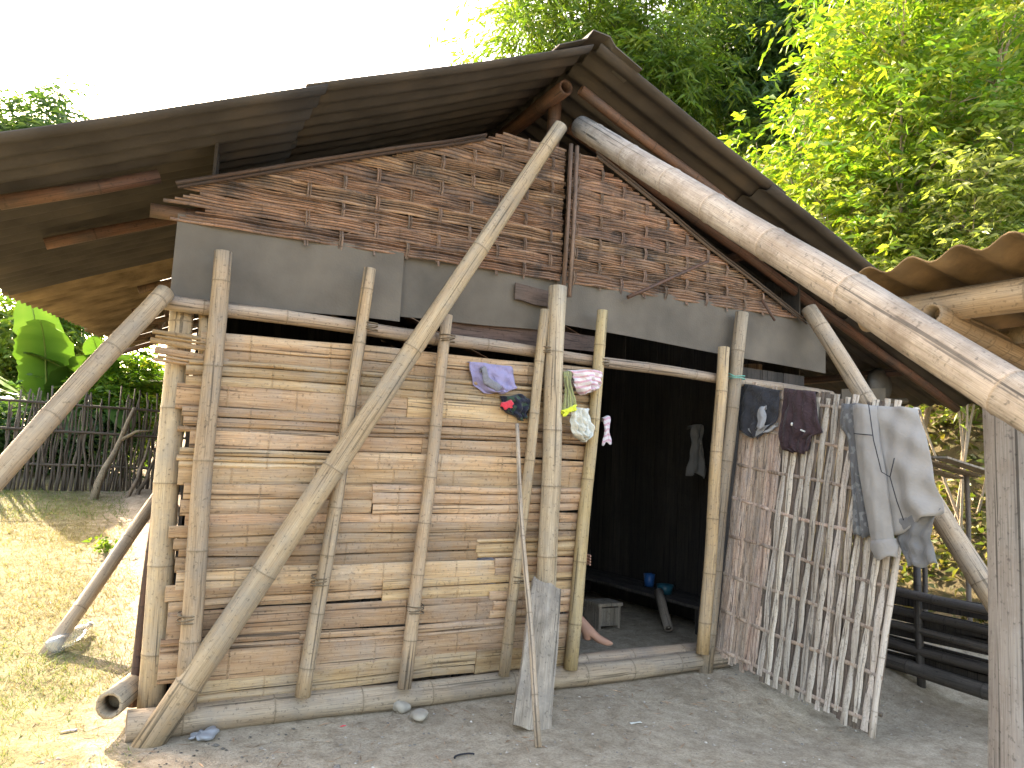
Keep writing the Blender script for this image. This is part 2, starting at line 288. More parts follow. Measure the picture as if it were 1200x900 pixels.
def ground_mat():
    m, n, l, b = newmat('dirt_and_dry_grass')
    tc = n.new('ShaderNodeTexCoord'); sp = n.new('ShaderNodeSeparateXYZ'); l.new(tc.outputs['Object'], sp.inputs[0])
    def noise(sc, det=6, ro=.6, vec=None):
        k = n.new('ShaderNodeTexNoise'); k.inputs['Scale'].default_value = sc; k.inputs['Detail'].default_value = det; k.inputs['Roughness'].default_value = ro
        l.new(vec or tc.outputs['Object'], k.inputs['Vector']); return k.outputs[0]
    n1 = noise(1.3); n2 = noise(9, 8, .7); n3 = noise(70, 4, .7); n4 = noise(4.5, 9, .72)
    d1 = ramp(n, [(.31, .245, .175), (.47, .385, .285), (.58, .49, .375)], [.3, .52, .72]); l.new(n2, d1.inputs[0])
    dirt = mixc(n, l, 'MULTIPLY', .55, d1.outputs[0], ramp_out(n, l, n1, [(.6, .57, .52), (1, 1, 1), (1.1, 1.08, 1.02)], [.3, .5, .7]))
    dirt = mixc(n, l, 'MULTIPLY', .6, dirt, ramp_out(n, l, n3, [(.45,)*3, (1,)*3, (1.35,)*3], [.3, .52, .78]))
    g1 = ramp(n, [(.115, .095, .05), (.21, .18, .095), (.29, .26, .155), (.14, .18, .055)], [.25, .45, .6, .78]); l.new(n4, g1.inputs[0])
    gr = mixc(n, l, 'MULTIPLY', .7, g1.outputs[0], ramp_out(n, l, n3, [(.4,)*3, (1,)*3, (1.3,)*3], [.3, .52, .78]))
    # lawn left of the hut, bare earth in front of it
    sm = n.new('ShaderNodeMath'); sm.operation = 'MULTIPLY_ADD'; l.new(n4, sm.inputs[0]); sm.inputs[1].default_value = .9; l.new(sp.outputs[0], sm.inputs[2])
    mr = n.new('ShaderNodeMapRange'); mr.inputs['From Min'].default_value = .75; mr.inputs['From Max'].default_value = .3; l.new(sm.outputs[0], mr.inputs[0])
    col = mixc(n, l, 'MIX', mr.outputs[0], dirt, gr)
    bk = ramp(n, [(.08, .065, .036), (.15, .118, .065), (.085, .1, .036)], [.3, .52, .7]); l.new(n4, bk.inputs[0])
    mb = n.new('ShaderNodeMapRange'); mb.inputs['From Min'].default_value = 8.3; mb.inputs['From Max'].default_value = 9.0; l.new(sp.outputs[0], mb.inputs[0])
    col = mixc(n, l, 'MIX', mb.outputs[0], col, bk.outputs[0])
    l.new(col, b.inputs['Base Color']); b.inputs['Roughness'].default_value = .95; b.inputs['Specular IOR Level'].default_value = .1
    ad = n.new('ShaderNodeMath'); ad.operation = 'MULTIPLY_ADD'; l.new(n3, ad.inputs[0]); ad.inputs[1].default_value = .5; l.new(n2, ad.inputs[2])
    bp = n.new('ShaderNodeBump'); bp.inputs['Strength'].default_value = .85; bp.inputs['Distance'].default_value = .05; l.new(ad.outputs[0], bp.inputs['Height']); l.new(bp.outputs[0], b.inputs['Normal'])
    return m
def ramp_out(n, l, src, cols, pos):
    r = ramp(n, cols, pos); l.new(src, r.inputs[0]); return r.outputs[0]
MAT['ground'] = ground_mat()
ground = mk('ground', np.stack([XX, YY, ZZ], -1).reshape(-1, 3), gf, MAT['ground'])
ground['kind'] = 'structure'
def gz(x, y): return float(hgt(x, y))
def G0(px, py, z=0.0):
    p = on(px, py, 2, z)
    for _ in range(60): p = on(px, py, 2, gz(p.x, p.y))
    return p

# ------------------------------------------------------------------ bamboo culms
def bamboo(name, p0, p1, r0, r1, mat, parent=None, node=.32, bend=0.0, seg=12, rnd=None, open_end=True, wig=.004):
    rnd = rnd or random.Random(hash((round(p0[0]*97), round(p0[2]*89), round(p1[1]*83))) & 0xffff)
    L = (Vector(p1)-Vector(p0)).length
    zs = [(0, 0)]; z = node*rnd.uniform(.3, .9)
    while z < L-.06:
        zs += [(z-.022, 0), (z-.007, .35), (z, 1), (z+.007, .35), (z+.022, 0)]; nx_ = z+node*rnd.uniform(.8, 1.2)
        if nx_ < L: zs.append(((z+nx_)/2, 0))
        z = nx_
    zs = sorted([q for q in zs if 0 <= q[0] < L-.01]) + [(L, 0)]
    ph = rnd.uniform(0, 6.28); v = []; nd = []; tn = []
    ph2, ph3 = rnd.uniform(0, 6.28), rnd.uniform(0, 6.28)
    def centre(zz):
        t = zz/L
        return (bend*math.sin(math.pi*t)*math.cos(ph)+wig*math.sin(zz*5+ph2), bend*math.sin(math.pi*t)*math.sin(ph)+wig*math.sin(zz*4.3+ph3))
    for zz, k in zs:
        r = r0+(r1-r0)*zz/L; r *= 1+.055*k; cx, cy = centre(zz)
        for j in range(seg):
            a = 2*math.pi*j/seg; q = r*(1+.025*math.sin(2*a+ph2)+.012*math.sin(3*a+zz*3))
            v.append((cx+q*math.cos(a), cy+q*math.sin(a), zz)); nd.append(k); tn.append(.5)
    n = len(zs); f = []
    for i in range(n-1):
        for j in range(seg):
            j2 = (j+1) % seg; f.append((i*seg+j, i*seg+j2, (i+1)*seg+j2, (i+1)*seg+j))
    for end, zz, s_ in ((0, 0, 1), (n-1, L, -1)):
        rr = (r0 if end == 0 else r1); cx, cy = centre(zz); b = len(v)
        dep = min(.12, L*.2) if open_end else .004
        for k_, (q, dz) in enumerate(((.72, 0), (.66, dep))):
            for j in range(seg):
                a = 2*math.pi*j/seg; v.append((cx+rr*q*math.cos(a), cy+rr*q*math.sin(a), zz+s_*dz)); nd.append(.35 if k_ == 0 else .8); tn.append(.5)
        for j in range(seg):
            j2 = (j+1) % seg; q = [(end*seg+j, b+j, b+j2, end*seg+j2), (b+j, b+seg+j, b+seg+j2, b+j2)]
            f += q if end == 0 else [t[::-1] for t in q]
        f.append(tuple(b+seg+j for j in range(seg))[::s_ if s_ < 0 else 1])
    return mk(name, v, f, mat, parent, axis_matrix(p0, p1, rnd.uniform(0, 6.28)), True, {'node': nd, 'tone': tn})

def slat(name, p0, p1, width, mat, parent, nsub=4, thick=.008, wav=None, rag=.02, gap=.0015, yoff=None, nseg=12, tilt=0.0, rnd=random, up=Vector((0, 0, 1)), sag=.006, taper=0.0, e0=0.0, e1=0.0, loose=1.0):
    """a strip of flattened bamboo: local X along the strip, local Z across it, -Y is the face; split lengthwise into nsub strands"""
    p0, p1 = Vector(p0), Vector(p1); d = p1-p0; L = d.length; ex = d.normalized()
    ey = up.cross(ex).normalized(); ez = ex.cross(ey).normalized()
    if tilt: q = Quaternion(ex, tilt); ey = q @ ey; ez = q @ ez
    m = Matrix((ex, ey, ez)).transposed().to_4x4(); m.translation = p0
    g = []; fs = []; tone = []; node = []
    cuts = [0]
    for i in range(nsub): cuts.append(cuts[-1]+rnd.uniform(.6, 1.4))
    cuts = [c/cuts[-1]*width-width/2 for c in cuts]
    ph, ph2 = rnd.uniform(0, 6.28), rnd.uniform(0, 6.28)
    nodes = []; t = rnd.uniform(.1, .5)
    while t < L: nodes.append(t); t += rnd.uniform(.35, .55)
    for k in range(nsub):
        a, b = cuts[k]+gap*rnd.uniform(.3, 1.6), cuts[k+1]-gap*rnd.uniform(.3, 1.6)
        if b-a < .002: continue
        s0, s1 = rnd.uniform(-rag, rag)+e0*(a+b)/2, L+rnd.uniform(-rag, rag)+e1*(a+b)/2
        xs = sorted([s0+(s1-s0)*i/nseg for i in range(nseg+1)] + [q for nn in nodes for q in (nn-.01, nn, nn+.01) if s0+.02 < q < s1-.02])
        tv = rnd.uniform(.2, .8); off = rnd.uniform(-.003, .003)*loose; p3 = rnd.uniform(0, 6.28); base = len(g)
        for x in xs:
            dz = sag*math.sin(x*2.2+ph)+sag*.4*math.sin(x*5.1+ph2)+.0015*loose*math.sin(x*9+p3)
            dy = off+(.004*math.sin(x*3.1+ph2) if wav is None else wav(x))+.002*loose*math.sin(x*6+p3)
            nn = 1.0 if any(abs(x-q) < .002 for q in nodes) else 0.0
            e = min((b-a)*.25, .006); T = thick*(1+.35*nn)
            for zz, yy in ((a, 0), (a+e, -T), ((a+b)/2, -T*1.45), (b-e, -T), (b, 0)):
                g.append((x, dy+yy, zz*(1+taper*(x/L-.5))+dz)); tone.append(tv); node.append(nn*.7)
        n = len(xs)
        for i in range(n-1):
            for j in range(5):
                j2 = (j+1) % 5; fs.append((base+i*5+j, base+(i+1)*5+j, base+(i+1)*5+j2, base+i*5+j2))
        fs.append(tuple(base+j for j in range(5))); fs.append(tuple(base+(n-1)*5+j for j in (4, 3, 2, 1, 0)))
    return mk(name, g, fs, mat, parent, m, False, {'tone': tone, 'node': node})

def tie(parent, p, r, mat='cord', axis=Vector((0, 0, 1)), turns=3, name='tie'):
    g = G(); q = axis.normalized().to_track_quat('Z', 'Y'); pts = []
    for i in range(turns*10+1):
        a = i/10*2*math.pi; pts.append(Vector(p)+q @ Vector((math.cos(a)*r, math.sin(a)*r, (i/(turns*10)-.5)*.02*turns+.004*math.sin(i))))
    pts.append(pts[-1]+Vector((.03, -.03, -.02))); g.tube(pts, .004, 5)
    return g.build(name, MAT[mat], parent)

# ================================================================== the hut
LEFT_X, MID_X, RIGHT_X = .25, 2.74, 5.5
hut = thing('bamboo_hut', 'weathered bamboo hut with woven walls and a low gabled corrugated roof', 'hut', (MID_X, 0, 0))

# --- uprights, rails, logs of the front
def front_pole(name, a, b, r0, r1, y, mat, bend=.01, node=.33, y1=None, grow0=0, **k):
    p, q = F(*a, y), F(*b, y if y1 is None else y1)          # b = upper end
    return bamboo(name, p, q, r0, r1, MAT[mat], hut, node, bend, **k)
front_pole('corner_post', (177, 832), (213, 362), .071, .065, .07, 'pole', node=.42)
front_pole('base_log', (148, 850), (856, 770), .078, .07, -.06, 'pole_grey', bend=.015, node=.5)
front_pole('door_sill', (664, 779), (822, 762), .062, .07, .07, 'pole_grey', node=.45)
front_pole('rail', (183, 352), (974, 463), .044, .04, -.045, 'pole_grey', bend=.012, node=.48)
front_pole('middle_post', (637, 797), (653, 336), .07, .066, -.16, 'pole_grey', node=.46)
front_pole('wall_stud', (217, 832), (262, 295), .055, .046, -.15, 'pole', node=.5)
front_pole('wall_stud', (355, 816), (433, 315), .044, .037, -.15, 'pole', bend=.015)
front_pole('wall_stud', (473, 806), (524, 369), .042, .036, -.15, 'pole', bend=.015)
front_pole('wall_stud', (590, 792), (639, 363), .036, .034, -.15, 'pole', bend=.012)
front_pole('door_post', (668, 784), (707, 364), .05, .042, -.12, 'pole_yellow', node=.5)
front_pole('door_post', (825, 794), (870, 367), .062, .055, -.1, 'pole_grey', node=.5)
front_pole('door_post', (824, 766), (848, 407), .048, .045, -.13, 'pole_yellow', node=.45)
bamboo('rear_post', (5.12, .35, 0), (5.12, .35, 2.55), .085, .085, MAT['pole_grey'], hut)
bamboo('wall_stud', F(226, 812, .03), F(240, 357, .03), .03, .03, MAT['pole_yellow'], hut)
for px, py, y in ((433, 382, -.15), (524, 396, -.15), (220, 724, -.15), (706, 424, -.12), (607, 678, -.15), (375, 680, -.15), (487, 713, -.15), (640, 410, -.15)):
    c = F(px, py, y); tie(hut, c, .052)
tie(hut, F(862, 442, -.115), .075, 'teal', turns=2, name='teal_cord')
# side log with its hollow end towards us
bamboo('side_log', on(128, 826, 1, -.02), Vector((.62, 1.5, .14)), .07, .065, MAT['pole_grey'], hut, .5, .0)
bamboo('side_post', (.2, .32, .05), (.26, .36, 2.3), .03, .03, MAT['pole_dark'], hut)

# --- slatted front wall: rows of flattened bamboo
rw = random.Random(11)
fw = G()
for x in (.62, 1.45, 2.1, 2.9): fw.box((x, .075, 1.15), (.05, .03, 2.1))
front_wall = fw.build('front_wall', MAT['inner_wood'], hut, False)
z = .15; row = 0
while z < 2.10:
    h = rw.choice([.08, .1, .115, .125, .135, .145])*rw.uniform(.92, 1.08)
    xl = rw.uniform(.255, .36); xr = 2.93+.06*z+rw.uniform(-.03, .02)
    cuts = [xl]
    if rw.random() < .75: cuts.append(rw.uniform(.9, 2.4))
    cuts.append(xr)
    rise = .05*(z/2.2)
    for i in range(len(cuts)-1):
        a, b = cuts[i]-(0.03 if i else 0), cuts[i+1]
        yb = -.055-.012*(row % 2)-.01*(i % 2); jz = rw.uniform(-.008, .008); sl_ = rw.uniform(-.012, .016)
        slat('bamboo_slat', (a, yb, z+h/2+jz+(a-.3)*rise*.6), (b, yb+rw.uniform(-.006, .006), z+h/2+jz+sl_+(b-.3)*rise*.6), h*rw.uniform(1.02, 1.18), MAT['slat'], front_wall,
             nsub=rw.choice([1, 2, 2, 3]), thick=.010, tilt=rw.uniform(.05, .17), rnd=rw, nseg=14, rag=.02, gap=.0008, taper=rw.uniform(-.16, .16))
    z += h*.955+(.014 if rw.random() < .12 else 0); row += 1
# a few short pieces wedged in at the corner post
for (a, b, zz) in ((.1, .42, 2.12), (.12, .5, 2.02)):
    slat('bamboo_slat', (a, -.05, zz), (b, -.055, zz-.02), .085, MAT['slat'], front_wall, 3, rnd=rw)

# --- header boards over rail and door
def board(name, x0, x1, z0l, z1l, z0r, z1r, y, mat, parent=hut, th=.012, wav=.012):
    n = 14; v = []; f = []
    for i in range(n+1):
        t = i/n; x = x0+(x1-x0)*t; a = z0l+(z0r-z0l)*t; b = z1l+(z1r-z1l)*t; o = wav*math.sin(t*5+x0)
        v += [(x, y+o-th/2, a+.004*math.sin(t*9)), (x, y+o-th/2, b), (x, y+o+th/2, b), (x, y+o+th/2, a+.004*math.sin(t*9))]
    for i in range(n):
        for j in range(4): j2 = (j+1) % 4; f.append((i*4+j, i*4+j2, i*4+4+j2, i*4+4+j))
    f += [(3, 2, 1, 0), tuple(n*4+j for j in range(4))]
    return mk(name, v, f, MAT[mat], parent, None, False, {'tone': [.5]*len(v)}, True)
board('header_board', .16, 1.52, 2.36, 2.84, 2.40, 2.86, .01, 'board')
board('header_board', 1.48, 2.76, 2.44, 2.86, 2.50, 2.88, .03, 'board')
board('header_board', 2.72, 5.70, 2.56, 2.92, 2.50, 2.98, .012, 'board')
board('header_board', 1.9, 3.2, 2.36, 2.5, 2.40, 2.52, .055, 'board_brown')
board('header_board', 2.36, 2.68, 2.68, 2.8, 2.66, 2.78, -.012, 'board_brown', wav=0)
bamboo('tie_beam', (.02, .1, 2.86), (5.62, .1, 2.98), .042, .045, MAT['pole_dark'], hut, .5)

# --- woven gable
rg = random.Random(5)
def gable_top(x): return min(3.9, 3.8-(2.05-x)*.42) if x < 2.78 else min(3.9, 3.98-(x-2.78)*.405)
def gable_bot(x): return 2.80+(x-.2)*.030
gp = G(); 
for x in (2.745, 2.80): gp.tube([(x, -.045, 2.76), (x+.01, -.05, 3.3), (x+.015, -.045, 3.92)], .017, 6)
gable = gp.build('gable_panel', MAT['weave_v'], hut)
RH, VS = .092, .22
row = 0
while True:
    for side in (0, 1):
        lo = gable_bot(.2 if side == 0 else 2.8)+row*RH
        if side == 0:
            x0 = next((x for x in np.arange(.2, 2.7, .02) if gable_top(x) > gable_bot(x)+(row+.6)*RH), None); x1 = 2.74
        else:
            x0 = 2.80; x1 = next((x for x in np.arange(5.35, 2.8, -.02) if gable_top(x) > gable_bot(x)+(row+.6)*RH), None)
        if x0 is None or x1 is None or x1-x0 < .15: continue
        za, zb = gable_bot(x0)+(row+.5)*RH, gable_bot(x1)+(row+.5)*RH
        x0r = x0+rg.uniform(-.03, .03)*(side == 0)
        wv = (lambda x, x0=x0r, r=row: -.010*math.cos(math.pi*((x+x0)/VS)+r*math.pi))
        slat('bamboo_strip', (x0r, -.005, za), (x1, -.005, zb), RH*rg.uniform(1.0, 1.06), MAT['weave'], gable, nsub=rg.choice([4, 5, 6]), thick=.0045, loose=.15, wav=wv,
             nseg=int((x1-x0)/VS*4)+2, rnd=rg, rag=.012, sag=.003, gap=.0013, e0=2.4*(side == 0 and x0 < 2.2), e1=-2.5*(side == 1 and x1 > 3.1))
    row += 1
    if row > 15: break
k = int(.25/VS)
for k in range(4, 33):
    x = k*VS
    if abs(x-2.77) < .06 or x > 5.25: continue
    zb, zt = gable_bot(x)-.02, gable_top(x)-.02
    if zt-zb < .12: continue
    # bottom to top; passes over a row where the row passes under
    wv = (lambda s, k=k: .014*math.cos(math.pi*(s/RH-.75)+k*math.pi)-.003)
    slat('upright_strip', (x, -.005, zb), (x+rg.uniform(-.01, .01), -.005, zt), .03, MAT['weave_v'], gable, nsub=2, thick=.005, wav=wv, nseg=int((zt-zb)/RH*4)+2, rnd=rg, up=Vector((-1, 0, 0)), rag=.02, sag=.002)
slat('edge_batten', (.12, -.035, gable_top(.12)-.01), (2.05, -.035, 3.8), .05, MAT['weave_v2'], gable, nsub=2, rnd=rg)
slat('edge_batten', (3.0, -.035, 3.9), (5.38, -.035, gable_top(5.38)), .05, MAT['weave_v2'], gable, nsub=2, rnd=rg)
bamboo('king_post', (2.70, .12, 2.9), (2.70, .12, 4.3), .055, .05, MAT['pole_dark'], hut)
bamboo('gable_stick', F(735, 348, -.09), F(830, 307, -.09), .015, .013, MAT['pole_dark'], hut, .3)
bamboo('gable_stick', F(893, 352, -.05), F(908, 376, -.12), .013, .011, MAT['pole_dark'], hut, .3)

# --- roof
RX, RZ = 2.65, 4.41
SLL, SLR = .46, .347
FRONT = -.5
def zl(x): return RZ-SLL*(RX-x)
def zr(x): return RZ-SLR*(x-RX)
def eave_l(y): return -.95-.16*0+.164*(y-3.0)
PITCHW, AMP = .177, .02
def sheet(name, xa, xb, ya, yb, zf, mat, parent, lift=0.0, th=.007, ph=0.0, xa2=None, nl=7, droop=0.0):
    """corrugated sheet: waves across Y, running down the slope from xb(top) to xa(eave end); xa2 = eave x at yb"""
    n = max(8, int(abs(yb-ya)/PITCHW*8)); v = []; f = []
    for lay in (0, 1):
        for i in range(n+1):
            y = ya+(yb-ya)*i/n; e = xa if xa2 is None else xa+(xa2-xa)*i/n
            for j in range(nl+1):
                t = j/nl; x = e+(xb-e)*t
                v.append((x, y, zf(x)+AMP*math.cos(2*math.pi*y/PITCHW+ph)+lift+.011*(1-i/n)-lay*th-droop*(1-t)**2+.006*math.sin(3*x+y)))
    st = (n+1)*(nl+1)
    def I(l_, i, j): return l_*st+i*(nl+1)+j
    for i in range(n):
        for j in range(nl):
            f.append((I(0, i, j), I(0, i+1, j), I(0, i+1, j+1), I(0, i, j+1))); f.append((I(1, i, j), I(1, i, j+1), I(1, i+1, j+1), I(1, i+1, j)))
        f.append((I(0, i, 0), I(1, i, 0), I(1, i+1, 0), I(0, i+1, 0))); f.append((I(0, i, nl), I(0, i+1, nl), I(1, i+1, nl), I(1, i, nl)))
    for j in range(nl):
        f.append((I(0, 0, j), I(0, 0, j+1), I(1, 0, j+1), I(1, 0, j))); f.append((I(0, n, j), I(1, n, j), I(1, n, j+1), I(0, n, j+1)))
    return mk(name, v, f, mat, parent, None, True, None, True)
BACK = 10.8
rl = G()
for y in np.arange(3.7, 10.5, 1.4): rl.tube([(.1, y, zl(.1)-.16), (RX-.05, y, RZ-.17)], .04, 7); rl.tube([(RX+.05, y, RZ-.17), (8.2, y, zr(8.2)-.16)], .04, 7)
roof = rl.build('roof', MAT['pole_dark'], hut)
rr_ = random.Random(3)
y = FRONT; i = 0
while y < BACK-.1:
    y2 = min(y+.885, BACK); yo = y2+.17
    # left slope: upper and lower tier
    xm = .85+rr_.uniform(-.05, .05)
    sheet('roof_sheet', xm-.12, RX-.03, y, yo, zl, MAT['roof'], roof, .018)
    el = eave_l(y)+rr_.uniform(-.04, .04)
    sheet('roof_sheet', el, xm, y, yo, zl, MAT['roof'] if y < 2.2 else MAT['roof_brown_bounce'], roof, 0.0, xa2=el+.164*(yo-y))
    # right slope, three tiers
    for q, (a, b) in enumerate(((RX+.03, 4.55), (4.4, 6.45), (6.3, 8.35+rr_.uniform(-.05, .05)))):
        sheet('roof_sheet', b, a, y, yo, zr, MAT['roof'], roof, .045-.02*q)
    y = y2; i += 1
# purlins and barge rafters seen from below
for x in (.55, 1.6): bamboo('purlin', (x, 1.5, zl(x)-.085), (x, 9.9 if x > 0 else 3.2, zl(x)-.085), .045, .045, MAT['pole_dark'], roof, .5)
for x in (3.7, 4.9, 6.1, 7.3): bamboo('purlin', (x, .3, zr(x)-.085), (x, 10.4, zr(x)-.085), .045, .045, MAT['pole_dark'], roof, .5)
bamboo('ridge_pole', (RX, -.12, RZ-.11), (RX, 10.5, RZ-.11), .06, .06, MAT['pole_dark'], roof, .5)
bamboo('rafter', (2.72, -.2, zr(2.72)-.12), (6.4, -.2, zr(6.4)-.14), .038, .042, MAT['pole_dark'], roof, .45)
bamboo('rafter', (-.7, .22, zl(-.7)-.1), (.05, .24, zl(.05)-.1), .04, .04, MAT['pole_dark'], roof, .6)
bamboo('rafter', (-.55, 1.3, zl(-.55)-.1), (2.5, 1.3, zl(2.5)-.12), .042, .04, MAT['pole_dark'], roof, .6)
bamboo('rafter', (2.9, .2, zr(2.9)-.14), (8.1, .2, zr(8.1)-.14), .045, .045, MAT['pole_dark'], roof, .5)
# ridge cap: bent pieces lapped along the ridge
y = FRONT-.05; i = 0
while y < BACK:
    v = []; f = []; yo = y+1.15; L_ = .012*(i % 2)
    prof = [(-.34, zl(RX-.34)+.06), (-.12, zl(RX-.12)+.075), (-.07, RZ+.10), (.07, RZ+.10), (.12, zr(RX+.12)+.085), (.36, zr(RX+.36)+.075)]
    for yy in (y, yo):
        for lay in (0, .009):
            for px_, pz_ in prof: v.append((RX+px_, yy, pz_+L_-lay))
    n = len(prof)
    for j in range(n-1):
        f += [(j, j+1, 2*n+j+1, 2*n+j), (n+j, 3*n+j, 3*n+j+1, n+j+1), (j, n+j, n+j+1, j+1), (2*n+j, 2*n+j+1, 3*n+j+1, 3*n+j)]
    f += [(0, 2*n, 3*n, n), (n-1, 2*n-1, 4*n-1, 3*n-1)]
    mk('ridge_cap', v, f, MAT['ridge'], roof, None, False, None, True)
    y += 1.05; i += 1

# --- other walls of the hut: sooty planks
def plank_wall(name, a, b, zb, ztop, parent=hut, wdt=.2, hide=0):
    a, b = Vector(a), Vector(b); d = b-a; L = d.length; ex = d.normalized(); nrm = Vector((-ex.y, ex.x, 0))
    core = G(); core.box((a+b)/2+Vector((0, 0, .6))+nrm*.03, (.04, .04, 1.2)); wl = core.build(name, MAT['inner_wood'], parent, False)
    k = int(L/wdt+.999); rq = random.Random(int(L*100)+len(name)); protos = {}
    for i in range(k):
        c = a+ex*((i+.5)*wdt); zt = ztop(c.x, c.y)
        g = G(); mm = Matrix.Rotation(math.atan2(ex.y, ex.x), 3, 'Z')
        g.box(c+Vector((0, 0, (zb+zt)/2))+nrm*rq.uniform(-.008, .008), (wdt*1.04, .018+.004*(i % 2), zt-zb), mm, rq.uniform(.2, .8))
        g.build('plank', MAT['inner_wood'], wl, False)
    return wl
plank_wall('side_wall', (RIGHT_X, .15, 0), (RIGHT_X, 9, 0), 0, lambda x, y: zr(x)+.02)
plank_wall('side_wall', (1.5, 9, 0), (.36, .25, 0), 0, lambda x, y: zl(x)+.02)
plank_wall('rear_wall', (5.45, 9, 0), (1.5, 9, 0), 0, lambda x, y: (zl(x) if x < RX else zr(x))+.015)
# short front wall piece right of the door
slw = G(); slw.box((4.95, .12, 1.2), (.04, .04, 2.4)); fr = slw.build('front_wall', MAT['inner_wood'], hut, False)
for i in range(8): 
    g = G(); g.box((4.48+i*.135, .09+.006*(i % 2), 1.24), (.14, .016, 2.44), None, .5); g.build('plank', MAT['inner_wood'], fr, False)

# --- the open door, woven
HB, HT = F(838, 770, -.06), F(874, 452, -.06)
OB = on(1022, 860, 2, -.1)
_n = (OB-HB).cross(HT-HB).normalized(); OT = onplane(1074, 478, _n, _n.dot(HB))
def dpt(s, t, off=0.0):
    p = (HB*(1-s)+OB*s)*(1-t)+(HT*(1-s)+OT*s)*t; return p+DN*off
DN = Vector((0, 0, 0)); DN = (OB-HB).cross(HT-HB).normalized()
if DN.dot(CAM-HB) < 0: DN = -DN
rd = random.Random(21)
NROW, NCOL = 12, 31
def strip_on_door(name, path, width, across, mat, th=.007, nsub=2, parent=None):
    """path: list of (point, offset); across: unit vector across the strip"""
    g = G(); base = 0
    cut = sorted([0]+[rd.uniform(.3, .7) for _ in range(nsub-1)]+[1])
    for q in range(nsub):
        a, b = (cut[q]-.5)*width+.0008, (cut[q+1]-.5)*width-.0008; tv = rd.uniform(.25, .75); v = []; f = []
        for p, wd in path:
            for zz, o in ((a, 0), (a+.25*(b-a), th), (b-.25*(b-a), th), (b, 0)): v.append(p+across*zz*wd+DN*o)
        for i in range(len(path)-1):
            for j in range(4): j2 = (j+1) % 4; f.append((i*4+j, (i+1)*4+j, (i+1)*4+j2, i*4+j2))
        f += [(0, 1, 2, 3), tuple((len(path)-1)*4+j for j in (3, 2, 1, 0))]
        g.add(v, f, [tv]*len(v))
    return g.build(name, mat, parent, False)
dg = G()
dg.tube([dpt(.015, -.01, -.03), dpt(.015, .5, -.035), dpt(.015, 1.0, -.03)], .022, 8)
dg.tube([dpt(.5, .02, -.035), dpt(.52, .98, -.035)], .018, 8)
for t in (.06, .5, .93): dg.tube([dpt(0, t, -.04), dpt(1.02, t, -.04)], .016, 8)
door = dg.build('door', MAT['door_brown'], hut)
ac = (OB-HB).normalized(); upd = (HT-HB).normalized()
NR, PT = 8, 1/27
for c in range(38):
    flat = c < 11; light = flat or c % 2 == 0; s0 = .012+.976*c/37; path = []
    nn = NR*6; top = 1.0+rd.uniform(-.012, .018); bot = rd.uniform(-.012, .018); drift = rd.uniform(-.012, .012); pw = rd.uniform(0, 6.28)
    for i in range(nn+1):
        t = bot+(top-bot)*i/nn; cr = math.cos(2*math.pi*(t-.03)/.94*(NR-1))          # 1 where a cross strip passes
        alt = math.cos(math.pi*(t-.03)/.94*(NR-1)+c*math.pi*.5)
        o = (.009+.007*alt) if light else (-.004-.004*alt)
        if flat: o = .004*alt+.001*(c % 2)
        wd = 1.0 if flat or not light else .9-.2*max(0, cr)+.1*alt
        path.append((dpt(s0+drift*math.sin(2.2*t+pw)*.6, t, o), wd))
    mt_ = MAT['door_flat'] if flat else (MAT['door_pale'] if light else MAT['door_brown'])
    strip_on_door('door_strip', path, .047 if flat else (.056 if light else .08), ac, mt_, nsub=rd.choice([2, 3]) if flat else (1 if light and rd.random() < .6 else 2), parent=door)
for r_ in range(NR):
    t = .03+.94*r_/(NR-1); path = []
    for i in range(38*3+1):
        s = i/(38*3); path.append((dpt(s*1.015, t+.005*math.sin(7*s+r_*2), (.006+.008*math.cos(math.pi*s*37*.5+r_*math.pi)) if s < .29 else .003+.002*math.cos(20*s+r_)), 1))
    strip_on_door('cross_strip', path, .03, upd, MAT['door_flat'], nsub=1, parent=door)
bamboo('door_stile', dpt(1.0, -.01, .0), dpt(1.0, 1.0, .0), .022, .02, MAT['door_pale'], door, .4)

# ================================================================== props and leaning poles
def prop(p0, p1, r0, r1, mat, label, **k):
    return tag(bamboo('bamboo_prop', p0, p1, r0, r1, MAT[mat], None, **k), label, 'bamboo pole', 'bamboo poles propping the hut')
pa = F(683, 150, -.42); pb = CAM+ray(1200, 470)*1.92
prop(pa+(pb-pa)*2.02, pa-(pb-pa)*.012, .056, .074, 'pole_pale', 'thick pale weathered bamboo pole slanting from the ridge out past the shed post', node=.62, bend=.0, seg=18, wig=.003)
bl = G0(168, 872); bl.z -= .05
prop(bl, F(657, 148, -.4), .074, .05, 'pole', 'long tan bamboo pole slanting across the slatted wall from ground to ridge', node=.75, bend=.006, seg=14, wig=.0015)
lt = F(193, 342, -.12); lq = CAM+ray(0, 556)*3.1; ld = lq-lt; e = lt+ld*2.45; e.z = gz(e.x, e.y)-.04
prop(e, lt, .042, .05, 'pole_brown', 'bamboo pole leaning out from the corner under the overhanging eave', node=.5, seg=14)
sb = G0(52, 766); sb.z -= .04
prop(sb, on(186, 580, 1, sb.y+.75), .052, .05, 'pole_grey', 'short grey bamboo prop leaning on the side wall next to the plastic bottle', node=.6)
da = F(948, 362, -.08); db = on(1290, 900, 2, -.2)
prop(db, da, .085, .068, 'pole_grey', 'split grey bamboo strut running down behind the hanging jacket', node=.7)

